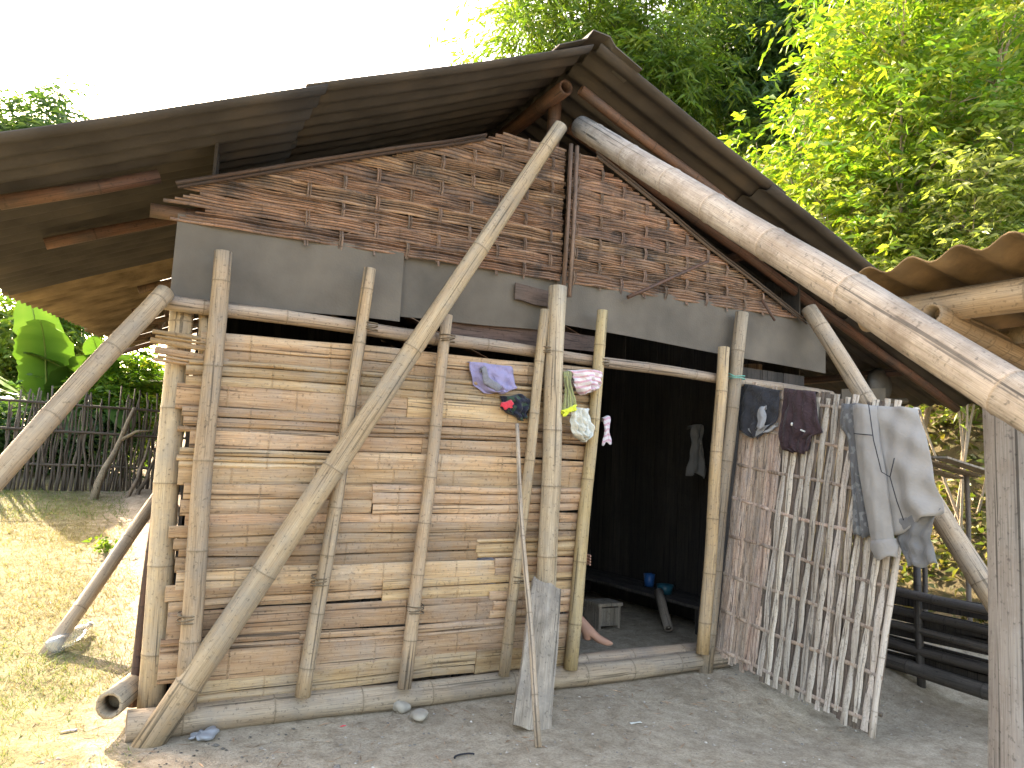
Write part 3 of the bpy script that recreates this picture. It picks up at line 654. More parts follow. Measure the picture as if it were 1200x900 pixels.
# plank and thin stick against the middle post
pb0 = G0(623, 856); pt0 = F(641, 684, -.25)
def leaning_plank():
    d = pt0-pb0; L = d.length; m = axis_matrix(pb0, pt0); ez = d.normalized(); ex = Vector((1, 0, 0)); ex = (ex-ez*ex.dot(ez)).normalized(); ey = ez.cross(ex)
    m = Matrix((ex, ey, ez)).transposed().to_4x4(); m.translation = pb0
    rq = random.Random(4); v = []; f = []; n = 16; wv = [-.12, -.075, -.025, .025, .075, .12]
    for lay in (0, 1):
        for i in range(n+1):
            t = i/n
            for j, w_ in enumerate(wv):
                zz = L*t+(rq.uniform(-.012, .012) if i in (0, n) and lay == 0 else 0)
                v.append((w_*(1-.12*t)+.004*math.sin(9*t+w_*20), (.018 if lay else -.018)+rq.uniform(-.002, .002)+(.006*(abs(w_)/.12) if lay == 0 else 0), zz))
    k = len(wv); st = (n+1)*k
    for i in range(n):
        for j in range(k-1):
            a = i*k+j; f += [(a, a+1, a+k+1, a+k), (st+a, st+a+k, st+a+k+1, st+a+1)]
        f += [(i*k, i*k+k, st+i*k+k, st+i*k), (i*k+k-1, st+i*k+k-1, st+i*k+2*k-1, i*k+2*k-1)]
    for j in range(k-1): f += [(j, st+j, st+j+1, j+1), (n*k+j, n*k+j+1, st+n*k+j+1, st+n*k+j)]
    return mk('plank', v, f, MAT['wood'], None, m, False, {'tone': [rq.uniform(.3, .7) for _ in v]})
tag(leaning_plank(), 'rough split old plank standing against the middle bamboo post', 'plank')
sk = bamboo('stick', G0(632, 876), F(605, 497, -.2), .019, .013, MAT['stick'] if False else MAT['pole_grey'], None, .4, .02, seg=8)
tag(sk, 'thin bamboo stick leaning over the old plank against the wall', 'stick')

# ================================================================== near shed on the right
shed = thing('shed', 'open lean-to shed with yellow brown corrugated sheets and a thick wooden post', 'shed', (3.0, -2.9, -.15))
SX, SZ = 2.5, 2.33
def zs_(x): return SZ-.165*(x-SX)
shr = G(); shr.tube([(SX+.6, -2.45, zs_(SX+.6)-.1), (SX+.6, -4.6, zs_(SX+.6)-.1)], .035, 8); sroof = shr.build('roof', MAT['pole'], shed)
for i, (ya, yb) in enumerate(((-3.42, -2.52), (-4.2, -3.33))):
    sheet('roof_sheet', SX+2.3, SX, ya, yb, zs_, MAT['shed_sheet'], sroof, .02+.012*i, ph=.4, nl=12)
bamboo('purlin', (SX+.22, -2.5, zs_(SX+.22)-.085), (SX+.22, -4.4, zs_(SX+.22)-.095), .06, .065, MAT['pole_brown'], sroof, .5, seg=14)
q0 = onplane(1092, 368, Vector((0, 1, 0)), -2.86); q1 = onplane(1225, 432, Vector((0, 1, 0)), -2.86)
bamboo('beam', q0, q0+(q1-q0).normalized()*1.9, .047, .05, MAT['pole_brown'], shed, .1, seg=14)
pst = CAM+ray(1196, 700)*2.72
def shed_post():
    v = []; f = []; n = 14; seg = 10; z0, z1 = gz(pst.x, pst.y)-.1, 1.89; rq = random.Random(9)
    sh = [1+rq.uniform(-.1, .12) for _ in range(seg)]
    for i in range(n+1):
        t = i/n; cx = pst.x-.012+.012*math.sin(4*t)+.01*t; cy = pst.y+.01*math.sin(5*t+1)
        for j in range(seg):
            a = 2*math.pi*j/seg; r = .1*(1.08-.12*t)*sh[j]*(1+.02*math.sin(6*t+j))
            v.append((cx+r*math.cos(a), cy+r*math.sin(a), z0+(z1-z0)*t))
    for i in range(n):
        for j in range(seg): j2 = (j+1) % seg; f.append((i*seg+j, i*seg+j2, i*seg+seg+j2, i*seg+seg+j))
    f += [tuple(range(seg))[::-1], tuple(n*seg+j for j in range(seg))]
    mk('post', v, f, MAT['post_wood'], shed, None, True, {'tone': [.5]*len(v)}, True)
shed_post()
bamboo('post', (4.6, -4.2, -.2), (4.6, -4.2, zs_(4.6)-.1), .06, .06, MAT['pole'], shed)

# ================================================================== pen of horizontal bars right of the hut
pen = thing('animal_pen', 'low dark pen of horizontal bamboo bars beside the hut', 'pen', (5.9, -.6, -.1))
for i, (zz, r_) in enumerate(((.72, .04), (.56, .035), (.44, .03), (.27, .045), (.1, .06))):
    bamboo('bar', (5.95+.05*(i % 2), -2.6, gz(6, -1.5)+zz), (5.75+.05*(i % 2), 1.6, zz+.0), r_, r_*.9, MAT['pen'], pen, .5, .02)
for y_ in (-2.2, -.75, .8): bamboo('post', (5.88, y_, gz(5.9, y_)-.05), (5.9, y_+.04, .85), .035, .03, MAT['pen'], pen)
for i in range(5):
    g = G(); g.box((5.98, -.5, gz(6, -.5)+.07+i*.13), (.02, 4.0, .12), Matrix.Rotation(R(2*(i % 2)-1), 3, 'X'), .4); g.build('plank', MAT['inner_wood'], pen, False)
bamboo('post', (7.0, 1.6, 0), (7.0, 1.6, zr(7.0)-.1), .05, .05, MAT['pole_grey'], hut)
pr = G0(1115, 560); 
lr = thing('plank_shelter', 'small slanting plank roof on posts before the sunlit bank', 'shelter', (7.9, .9, 0))
c0 = CAM+ray(1108, 545)*7.6
for i in range(3):
    g = G(); g.box(c0+Vector((.0, -.2+i*.17, -.03*i)), (.9, .16, .02), Matrix.Rotation(R(8), 3, 'Y'), .5); g.build('plank', MAT['wood'], lr, False)
for s_ in (-.38, .38): 
    pp = c0+Vector((s_, 0, 0)); bamboo('post', (pp.x, pp.y, gz(pp.x, pp.y)-.05), (pp.x, pp.y, pp.z-.03-.14*s_), .025, .025, MAT['stick'], lr)

# ================================================================== laundry
def cloth(name, left, right, plane, mat, folds=3, amp=.02, bulge=.02, nu=22, nv=22, seed=1, over=.05, th=.004, tw=0.0, parent=None, ejit=1.2):
    """cloth hung on a rail: left/right are outlines from top to bottom in photo pixels laid on a plane(px, py, offset); the top laps over backwards"""
    rq = random.Random(seed)
    def poly(P, t):
        d = [0]
        for i in range(1, len(P)): d.append(d[-1]+math.hypot(P[i][0]-P[i-1][0], P[i][1]-P[i-1][1]))
        s_ = t*d[-1]
        for i in range(1, len(P)):
            if s_ <= d[i]+1e-6:
                k = (s_-d[i-1])/max(1e-6, d[i]-d[i-1]); return (P[i-1][0]+(P[i][0]-P[i-1][0])*k, P[i-1][1]+(P[i][1]-P[i-1][1])*k)
        return P[-1]
    ph = [rq.uniform(0, 6.28) for _ in range(6)]; v = []; f = []; U = []; V = []
    for i in range(-3, nv+1):
        t = max(0, i/nv); a, b = poly(left, t), poly(right, t)
        for j in range(nu+1):
            u = j/nu; px = a[0]+(b[0]-a[0])*u; py = a[1]+(b[1]-a[1])*u
            g = (.25+.75*t)
            o = amp*g*(math.sin(folds*6.28*u+ph[0]+2.2*t+tw*t)+.45*math.sin(folds*11*u+ph[1]-3*t)+.4*math.sin(5*t+ph[2]+4*u)) + bulge*math.sin(math.pi*u)
            o += .3*amp*math.sin(17*u+13*t+ph[3])+.3*amp*math.sin(9*u-19*t+ph[5])
            px += ejit*(math.sin(7*t+ph[3])*(1-u)+math.sin(8*t+ph[5])*u); py += ejit*math.sin(6.5*u+ph[1])*(.4+.6*t)
            py2 = py+ (1.6*math.sin(9*u+ph[4]) if i == nv else 0)
            p = plane(px, py2, o+.012)
            if i < 0: p = plane(px, py-1.0-1.2*(3+i if i > -3 else 0)*0, o*.3) + BACKV(plane)*(-i/3*over) + Vector((0, 0, -.03*(abs(i) == 3)))
            v.append(p); U.append(u); V.append(t)
    w_ = nu+1
    for i in range(nv+3):
        for j in range(nu): f.append((i*w_+j, i*w_+j+1, i*w_+w_+j+1, i*w_+w_+j))
    o = mk(name, v, f, mat, parent, None, True, {'u': U, 'v': V}, True)
    md = o.modifiers.new('thickness', 'SOLIDIFY'); md.thickness = th; md.offset = 0
    return o
def wall_plane(y0):
    def fn(px, py, o): return F(px, py, y0)+Vector((0, -o, 0))
    fn.back = Vector((0, 1, 0)); return fn
def door_plane(px, py, o):
    n = DN; return onplane(px, py, n, n.dot(HB)+.03) + n*o
door_plane.back = None
def BACKV(fn): return fn.back if fn.back is not None else -DN
MAT['lav'] = cloth_mat('lavender_cotton', (.27, .245, .40)); MAT['lav_in'] = cloth_mat('grey_lining', (.2, .2, .23))
MAT['navy'] = cloth_mat('navy_knit', (.02, .022, .035), camo=(.04, .07, .05)); MAT['red'] = cloth_mat('red_cotton', (.65, .05, .07))
MAT['lime'] = cloth_mat('olive_lime_stripe', (.3, .31, .14), stripes=(.13, .13, .075), sc=34); MAT['limeh'] = cloth_mat('lime_hem', (.62, .66, .06))
MAT['pink'] = cloth_mat('white_pink_stripe', (.68, .62, .63), stripes=(.6, .36, .42), axis=1, sc=30)
MAT['offw'] = cloth_mat('off_white_cotton', (.62, .62, .56)); MAT['black'] = cloth_mat('charcoal_cloth', (.035, .035, .04)); MAT['greyc'] = cloth_mat('light_grey_cloth', (.3, .3, .31))
MAT['maroon'] = cloth_mat('dark_brown_cloth', (.05, .03, .033)); MAT['jacket'] = cloth_mat('light_grey_jacket', (.3, .28, .258), .22); MAT['jline'] = cloth_mat('grey_lining_dark', (.17, .165, .16), .3)
MAT['camo'] = cloth_mat('grey_camouflage', (.12, .118, .118), .3, camo=(.19, .19, .185)); MAT['seam'] = plain('dark_piping', (.03, .03, .035), .8)
wp = wall_plane(-.2)
lav = tag(cloth('shirt', [(550, 425), (551, 440), (553, 452), (565, 461), (578, 462)], [(597, 430), (600, 440), (601, 448), (606, 455), (592, 459)], wall_plane(-.09), MAT['lav'], 3, .018, .035, 30, 26, seed=3), 'faded lavender shirt bunched over the top slat of the wall', 'shirt')
cloth('neckline', [(562, 432), (566, 448), (580, 458)], [(568, 430), (574, 444), (592, 455)], wall_plane(-.135), MAT['lav_in'], 1, .004, .012, 8, 10, seed=4, over=.005, parent=lav)
nv_ = tag(cloth('underwear', [(587, 466), (585, 478), (590, 483), (603, 490)], [(612, 463), (622, 472), (624, 478), (614, 492)], wall_plane(-.1), MAT['navy'], 3, .02, .03, seed=5, ejit=1.8), 'small dark navy underwear with a red patch tucked into the slats', 'clothes')
cloth('red_patch', [(586, 473), (587, 479)], [(600, 470), (600, 478)], wall_plane(-.155), MAT['red'], 1, .004, .01, 8, 6, seed=6, over=.005, parent=nv_)
pk = tag(cloth('cloth', [(664, 434), (672, 446), (679, 462)], [(704, 436), (704, 448), (694, 458)], wall_plane(-.18), MAT['pink'], 2, .024, .05, 26, 26, seed=7, over=.02, ejit=2.2), 'white and pink striped cloth twisted beside the door post', 'cloth')
lm = tag(cloth('cloth', [(660, 436), (659, 486)], [(667, 436), (674, 480)], wall_plane(-.2), MAT['lime'], 3, .008, .015, seed=8), 'olive cloth with lime hem hanging behind the middle post', 'cloth')
cloth('hem', [(659, 482), (659, 487)], [(674, 475), (674, 481)], wall_plane(-.225), MAT['limeh'], 3, .006, .012, 10, 4, seed=8, over=.004, parent=lm)
wh = tag(cloth('cloth', [(668, 480), (665, 494), (672, 506), (682, 514)], [(690, 479), (692, 498), (692, 508), (685, 515)], wall_plane(-.19), MAT['offw'], 4, .026, .03, 28, 26, seed=9, over=.02, ejit=2), 'crumpled off white cloth hanging below the striped one', 'cloth')
def off_plane(k):
    def fn(px, py, o): return door_plane(px, py, o+k)
    fn.back = None; return fn
bs = tag(cloth('shorts', [(867, 450), (866, 503), (880, 513)], [(916, 458), (911, 497), (890, 514)], door_plane, MAT['black'], 2.5, .02, .025, seed=10), 'charcoal shorts with a grey cuff hung on the rail', 'shorts')
cloth('cuff', [(895, 480), (891, 505)], [(903, 478), (902, 503)], off_plane(.05), MAT['greyc'], 1, .005, .012, 8, 8, seed=11, over=.006, parent=bs)
cloth('cuff', [(868, 505), (880, 515)], [(911, 497), (909, 503)], off_plane(.004), MAT['greyc'], 1, .004, .01, 10, 6, seed=12, over=.006, parent=bs)
mr_ = tag(cloth('shorts', [(921, 456), (914, 500), (918, 528), (930, 531)], [(955, 460), (965, 508), (952, 512), (948, 531)], door_plane, MAT['maroon'], 4, .018, .03, seed=13), 'dark brown pleated shorts hung on the rail end', 'shorts')
g = G(); 
for i in range(8): pass
bt = door_plane(933, 499, .06); g.tube([bt, bt+Vector((0, -.006, 0))], .014, 12); g.build('button', MAT['offw'], mr_)
g = G(); bt = door_plane(947, 507, .062); g.box(bt, (.07, .004, .012), Matrix.Rotation(R(12), 3, 'Y')); g.build('pocket_label', MAT['offw'], mr_, False)
# jacket
jk = thing('jacket', 'light grey jacket draped over the top corner of the open woven door', 'jacket', tuple(dpt(.9, .55)))
cloth('body', [(1008, 476), (1018, 540), (1030, 600), (1046, 628)], [(1076, 480), (1090, 530), (1098, 570), (1106, 600)], door_plane, MAT['jacket'], 1.5, .028, .04, 40, 36, seed=15, parent=jk)
def sleeve_plane(px, py, o): return door_plane(px, py, o+.045)
sleeve_plane.back = None
cloth('sleeve', [(1004, 477), (1010, 530), (1016, 590), (1030, 654)], [(1034, 478), (1038, 530), (1048, 590), (1058, 652)], sleeve_plane, MAT['jacket'], .6, .008, .055, 18, 30, seed=16, parent=jk)
cloth('cuff', [(1026, 636), (1030, 657)], [(1057, 634), (1060, 655)], off_plane(.062), MAT['jacket'], .6, .004, .05, 12, 5, seed=17, over=.004, parent=jk)
def lining_plane(px, py, o): return door_plane(px, py, o-.012)
lining_plane.back = None
cloth('hem_lining', [(1050, 610), (1056, 640), (1064, 665)], [(1102, 596), (1090, 630), (1098, 662)], lining_plane, MAT['jline'], 2, .02, .03, 16, 14, seed=18, over=.01, parent=jk)
for pts in ([(1028, 478), (1034, 520), (1042, 556), (1052, 562), (1060, 590), (1068, 612)], [(1052, 562), (1057, 540)], [(1011, 512), (1033, 514)]):
    g = G(); g.tube([door_plane(a, b, .105 if a > 1035 else .12) for a, b in pts], .0035, 5); g.build('piping', MAT['seam'], jk)
cs = tag(cloth('shirt', [(987, 474), (985, 500), (995, 512), (997, 560), (1003, 628)], [(1008, 474), (1009, 505), (1012, 530), (1014, 570), (1022, 630)], lambda_plane := door_plane, MAT['camo'], 2, .012, .02, seed=19), 'dark grey camouflage shirt hanging half under the grey jacket', 'shirt')

# ================================================================== things on the ground
def lump(name, c, size, mat, seed, parent=None, amp=.18, sub=3):
    bm = bmesh.new(); bmesh.ops.create_icosphere(bm, subdivisions=sub, radius=1); rq = random.Random(seed)
    ks = [(Vector((rq.uniform(-1, 1), rq.uniform(-1, 1), rq.uniform(-1, 1)))*rq.choice([1.5, 2.5, 4]), rq.uniform(0, 6.28)) for _ in range(7)]
    for v in bm.verts:
        d = sum(math.sin(k.dot(v.co)*1.6+p)/max(1.5, k.length) for k, p in ks); v.co *= 1+amp*d
        v.co = Vector((v.co.x*size[0], v.co.y*size[1], v.co.z*size[2]))
    me = bpy.data.meshes.new(name); bm.to_mesh(me); bm.free(); me.polygons.foreach_set('use_smooth', [True]*len(me.polygons)); me.materials.append(mat)
    o = link(name, me); place(o, Matrix.Translation(Vector(c)) @ Matrix.Rotation(rq.uniform(0, 3), 4, 'Z'), parent); return o
s1 = G0(472, 836); s2 = G0(488, 843)
tag(lump('stone', s1+Vector((0, .02, .03)), (.055, .045, .035), MAT['stone'], 1), 'smaller pale stone touching a flatter one beside the base log', 'stone')
tag(lump('stone', s2+Vector((.01, 0, .022)), (.072, .05, .03), MAT['stone'], 2), 'flat oblong pale stone lying beside a smaller stone', 'stone')
# plastic bottle, crushed
def bottle():
    m, n, l, b = newmat('clear_plastic'); gl = n.new('ShaderNodeBsdfGlossy'); gl.inputs['Roughness'].default_value = .12; tp = n.new('ShaderNodeBsdfTransparent'); tp.inputs[0].default_value = (.9, .93, .94, 1)
    lw = n.new('ShaderNodeLayerWeight'); lw.inputs[0].default_value = .35; mx = n.new('ShaderNodeMixShader'); l.new(lw.outputs['Facing'], mx.inputs[0]); l.new(tp.outputs[0], mx.inputs[1]); l.new(gl.outputs[0], mx.inputs[2]); df = n.new('ShaderNodeBsdfDiffuse'); df.inputs[0].default_value = (.8, .82, .82, 1); m2 = n.new('ShaderNodeMixShader'); m2.inputs[0].default_value = .22; l.new(mx.outputs[0], m2.inputs[1]); l.new(df.outputs[0], m2.inputs[2]); l.new(m2.outputs[0], n['Material Output'].inputs[0])
    prof = [(0, .02), (.0, .045), (.03, .052), (.07, .047), (.09, .052), (.13, .047), (.15, .052), (.19, .05), (.24, .035), (.27, .018), (.31, .017)]
    a = G0(62, 768); bq = G0(104, 742); d = (bq-a).normalized(); v = []; f = []; seg = 18
    for i, (h, r) in enumerate(prof):
        for j in range(seg):
            t = 2*math.pi*j/seg; rr = r*(1+.1*math.sin(3*t+h*40)+.08*math.sin(5*t-h*60)); v.append((rr*math.cos(t), rr*math.sin(t)*.8, h*1.15))
    for i in range(len(prof)-1):
        for j in range(seg): j2 = (j+1) % seg; f.append((i*seg+j, i*seg+j2, i*seg+seg+j2, i*seg+seg+j))
    f.append(tuple(range(seg))[::-1])
    mm = axis_matrix(a+Vector((0, 0, .06)), a+d+Vector((0, 0, .06))) @ Matrix.Scale(1.3, 4)
    root = mk('plastic_bottle', v, f, m, None, mm, True)
    g = G(); g.tube([mm @ Vector((0, 0, .345)), mm @ Vector((0, 0, .375))], .02, 14); g.build('cap', MAT['offw'], root)
    tag(root, 'crushed clear plastic bottle lying on the dry grass', 'bottle')
bottle()
bagm, bn, bl_, bb = newmat('grey_plastic_film'); bb.inputs['Base Color'].default_value = (.3, .31, .33, 1); bb.inputs['Roughness'].default_value = .3; bb.inputs['Transmission Weight'].default_value = .25
tag(lump('plastic_bag', G0(236, 866)+Vector((0, 0, .025)), (.075, .05, .04), bagm, 8, amp=.55, sub=4), 'crumpled grey plastic bag at the foot of the slatted wall', 'plastic bag')
g = G(); c = G0(545, 888); pts = [c+Vector((.05*math.cos(a)*1.2, .03*math.sin(a), .008)) for a in np.linspace(.3, 3.2, 12)]; g.tube(pts, .005, 6)
tag(g.build('rubber_cord', MAT['seam']), 'short curled piece of black cord on the bare earth', 'cord')
for i, (px, py, col, lab, sz) in enumerate(((402, 852, 'red', 'tiny red scrap of litter by the base log', .02), (745, 848, 'offw', 'thin pale splinter lying on the earth before the doorway', .05), (80, 858, 'lav_in', 'grey scrap of foil lying on the sunlit soil', .05))):
    c = G0(px, py); g = G(); n = 6
    v = [c+Vector((sz*(k % 3-1)*.8, sz*.35*(k//3-.5), .006+.006*random.random())) for k in range(6)]
    v2 = [p-Vector((0, 0, .003)) for p in v]
    g.add(v+v2, [(0, 1, 4, 3), (1, 2, 5, 4), (6, 9, 10, 7), (7, 10, 11, 8), (0, 6, 7, 1), (1, 7, 8, 2), (3, 4, 10, 9), (4, 5, 11, 10), (0, 3, 9, 6), (2, 8, 11, 5)])
    tag(g.build('litter_scrap', MAT[col], None, False), lab, 'litter')
# gravel and crumbs
def scatter_stuff():
    nP = 1500; v = []; f = []; tn = []
    base = np.array([(-1, 0, 0), (.3, -.9, 0), (1, .1, .1), (.1, .9, 0), (0, 0, .8), (.1, 0, -.6)])
    fb = [(0, 1, 4), (1, 2, 4), (2, 3, 4), (3, 0, 4), (1, 0, 5), (2, 1, 5), (3, 2, 5), (0, 3, 5)]
    for i in range(nP):
        x = rng.uniform(-.2, 5.6); y = -.22-abs(rng.normal(0, .85))
        s_ = .004+.011*rng.random()**4
        if rng.random() < .012: s_ *= 2
        a = rng.uniform(0, 6.28); c, s = math.cos(a), math.sin(a); q = base*(1, .6+.4*rng.random(), .6)
        q = np.stack([q[:, 0]*c-q[:, 1]*s, q[:, 0]*s+q[:, 1]*c, q[:, 2]], 1)*s_+(x, y, gz(x, y)+s_*.2)
        n0 = len(v); v += q.tolist(); f += [tuple(k+n0 for k in t) for t in fb]; tn += [rng.random()]*6
    o = mk('gravel', v, f, fibre('pebble', [(.3, .26, .2), (.46, .41, .33), (.58, .54, .46)], 'X', 20, 20, None, 0, None, .95, .3, .5), None, None, False, {'tone': tn})
    o['kind'] = 'stuff'; o['label'] = 'small pebbles and crumbs of earth scattered before the hut'; o['category'] = 'gravel'
    # straw and bark bits
    v = []; f = []; tn = []
    for i in range(420):
        if rng.random() < .6: x = rng.uniform(0, 5.4); y = -.2-abs(rng.normal(0, .8))
        else: x = rng.uniform(-1.2, .2); y = rng.uniform(-1, 3)
        L = rng.uniform(.015, .06); a = rng.uniform(0, 6.28); c, s = math.cos(a)*L, math.sin(a)*L; z = gz(x, y); wdt = rng.uniform(.0015, .005)
        nx_, ny_ = -s/L*wdt, c/L*wdt; n0 = len(v)
        v += [(x-c, y-s, z+.003), (x+nx_, y+ny_, z+.007), (x+c, y+s, z+.003), (x-nx_, y-ny_, z+.004)]; f += [(n0, n0+3, n0+2, n0+1)]; tn += [rng.random()]*4
    o = mk('straw', v, f, MAT['slat'], None, None, False, {'tone': tn}); o['kind'] = 'stuff'; o['label'] = 'bits of straw and bamboo chips strewn on the earth'; o['category'] = 'straw'
scatter_stuff()
def grass():
    n = 80000; x = rng.uniform(-5.5, .35, n*2); y = -1.2+10.5*rng.random(n*2)**1.5
    dens = .5+.5*np.sin(x*1.9+np.sin(y*1.4)*2)*np.sin(y*1.7+x*.6)
    keep = (rng.random(n*2) < .25+.75*dens) & (x < .12-.1*np.sin(y*3)+.1*np.clip(y, 0, 5)) & ~((x > -.35) & (y < .6) & (rng.random(n*2) < .75)); x, y = x[keep][:n], y[keep][:n]; n = len(x); z = hgt(x, y)
    a = rng.uniform(0, 6.28, n); h = rng.uniform(.015, .055, n)*(1+.8*(rng.random(n) < .08)); wd = rng.uniform(.0015, .0035, n)*(1+y*.12).clip(1, 2); le = rng.normal(0, .9, (n, 2))*h[:, None]
    P = np.stack([x, y, z-.003], 1); dx = np.stack([np.cos(a)*wd, np.sin(a)*wd, 0*a], 1)
    v = np.stack([P-dx, P+dx, P+np.concatenate([le, h[:, None]], 1)], 1).reshape(-1, 3)
    f = np.arange(3*n).reshape(-1, 3)
    green = (np.sin(x*1.2+2)*np.sin(y*.9+1) > .35)
    t = np.where(green & (rng.random(n) < .6), rng.uniform(.55, 1, n), rng.uniform(0, .55, n))
    o = mk('grass', v, f, MAT['grass'], None, None, False, {'tone': np.repeat(t, 3)}); o['kind'] = 'stuff'; o['label'] = 'short dry yellow grass of the yard'; o['category'] = 'grass'
grass()

# ================================================================== foliage
def leaf_mesh(name, P, D, L, Wd, tone, mat, parent, fold=.25, N=None):
    """P base points, D unit directions, L lengths; each leaf is a folded four-sided blade of two faces"""
    n = len(P); rnd_ = rng.normal(0, 1, (n, 3)) if N is None else N
    side = np.cross(D, rnd_); side /= np.linalg.norm(side, axis=1)[:, None]+1e-9
    nor = np.cross(side, D)
    mid = P+D*(L*.45)[:, None]; tip = P+D*L[:, None]-np.array((0, 0, 1))*(L*.18)[:, None]
    l = mid+side*(Wd/2)[:, None]+nor*(Wd*fold)[:, None]; r = mid-side*(Wd/2)[:, None]+nor*(Wd*fold)[:, None]
    v = np.stack([P, r, tip, l], 1).reshape(-1, 3); i = np.arange(n)*4
    f = np.stack([np.stack([i, i+1, i+2], 1), np.stack([i, i+2, i+3], 1)], 1).reshape(-1, 3)
    me = bpy.data.meshes.new(name); me.vertices.add(len(v)); me.vertices.foreach_set('co', v.ravel().astype(np.float32))
    me.loops.add(len(f)*3); me.loops.foreach_set('vertex_index', f.ravel().astype(np.int32)); me.polygons.add(len(f))
    me.polygons.foreach_set('loop_start', (np.arange(len(f))*3).astype(np.int32)); me.polygons.foreach_set('loop_total', np.full(len(f), 3, np.int32))
    at = me.attributes.new('tone', 'FLOAT', 'POINT'); at.data.foreach_set('value', np.repeat(tone, 4).astype(np.float32))
    me.materials.append(mat); me.update(calc_edges=True); me.validate()
    o = link(name, me); place(o, Matrix.Identity(4), parent); return o
def sprays(C, n_twig, n_leaf, spread, twig_len, L, droop=.3, up=.2, tone_base=.5, tvar=.25, ratio=.36, flat=False):
    """leaves set along short twigs round each clump centre"""
    P = []; D = []; T = []
    for c in C:
        tb = np.clip(tone_base+rng.normal(0, .16), 0, 1)
        for _ in range(n_twig):
            b = c+rng.normal(0, spread, 3)*(1, 1, .8); d = rng.normal(0, 1, 3); d[2] = d[2]*.5+up-droop*.3; d /= np.linalg.norm(d)
            s = np.linspace(.15, 1, n_leaf)+rng.normal(0, .04, n_leaf); tl = twig_len*rng.uniform(.6, 1.3)
            p = b+np.outer(s*tl, d); p[:, 2] -= droop*tl*s**2
            q = np.cross(d, (0, 0, 1)); q /= np.linalg.norm(q)+1e-9
            sg = np.where(np.arange(n_leaf) % 2 == 0, 1, -1)[:, None]
            dd = d*.75+sg*q*.8+rng.normal(0, .22, (n_leaf, 3)); dd[:, 2] -= droop; dd /= np.linalg.norm(dd, axis=1)[:, None]
            P.append(p); D.append(dd); T.append(np.clip(tb+rng.normal(0, tvar*.6)+rng.normal(0, tvar*.5, n_leaf), 0, 1))
    P = np.concatenate(P); D = np.concatenate(D); T = np.concatenate(T); n = len(P)
    Ls = L*rng.uniform(.65, 1.25, n); return P, D, Ls, Ls*ratio*rng.uniform(.8, 1.2, n), T
def limb(g, p, d, L, r, depth, tips, rq, curl=.35):
    pts = [Vector(p)]; d = Vector(d).normalized(); n = 5
    for i in range(n):
        d = (d+Vector((rq.gauss(0, .12), rq.gauss(0, .12), rq.gauss(.04, .06)))*curl*2).normalized(); pts.append(pts[-1]+d*L/n)
    g.tube(pts, [r*(1-.6*i/n) for i in range(n+1)], 6, False, rq.uniform(.3, .7))
    if depth == 0: tips.append(pts[-1]); tips.append(pts[-3]); return
    for i in range(rq.choice([2, 3, 3])):
        k = rq.randint(2, n); dd = (d+Vector((rq.gauss(0, .6), rq.gauss(0, .6), rq.gauss(.15, .3)))).normalized(); limb(g, pts[k], dd, L*rq.uniform(.55, .8), r*.5, depth-1, tips, rq, curl)
    tips.append(pts[-1])
def tree(name, label, base, stems, height, crown, mat, bark, n_clump, leaf, seed, group=None, n_twig=5, n_leaf=8, spread=.28, twig=.5, droop=.3, tone=.5, ratio=.36, r0=.05, gap=.0, lean=(0, 0)):
    """crown: list of (centre, radii) ellipsoids in world space"""
    rq = random.Random(seed); root = thing(name, label, name.split('_')[-1] if name.split('_')[-1] in ('tree', 'bush', 'shrub', 'bamboo') else 'tree', tuple(base), group)
    g = G(); tips = []
    for i in range(stems):
        c, rad = crown[i % len(crown)]; tgt = Vector(c)+Vector((rq.uniform(-.6, .6)*rad[0], rq.uniform(-.6, .6)*rad[1], rq.uniform(0, .8)*rad[2]))
        b = Vector(base)+Vector((rq.uniform(-.25, .25), rq.uniform(-.25, .25), -.15)); n = 7; pts = []
        for k in range(n+1):
            t = k/n; pts.append(b.lerp(tgt, t)+Vector((rq.gauss(0, .04), rq.gauss(0, .04), 0))*height*.12*math.sin(math.pi*t))
        g.tube(pts, [r0*(1-.75*k/n) for k in range(n+1)], 7, False)
        for k in range(3, n+1):
            for _ in range(2): limb(g, pts[k], (rq.gauss(0, 1), rq.gauss(0, 1), rq.uniform(.1, .8)), height*rq.uniform(.08, .16), r0*.35, 1, tips, rq)
    g.build('trunk', MAT[bark], root)
    C = [np.array(t) for t in tips]
    while len(C) < n_clump:
        c, rad = crown[rq.randrange(len(crown))]
        u = rng.normal(0, 1, 3); u /= np.linalg.norm(u); rr_2 = rng.uniform(.35, 1)**.6
        p = np.array(c)+u*rr_2*np.array(rad)*(1+.18*math.sin(3*u[0]+seed)+.15*math.sin(5*u[2]+seed*2))
        if gap and math.sin(p[0]*2.3+seed)*math.sin(p[2]*2.1)*math.sin(p[1]*1.7) > gap: continue
        C.append(p)
    P, D, L, Wd, T = sprays(C[:n_clump*2], n_twig, n_leaf, spread, twig, leaf, droop, .2, tone, .28, ratio)
    leaf_mesh('crown', P, D, L, Wd, T, MAT[mat], root)
    return root
def AT(px, py, depth): return CAM+ray(px, py)*depth
def on_ground(p): return (p[0], p[1], gz(p[0], p[1]))
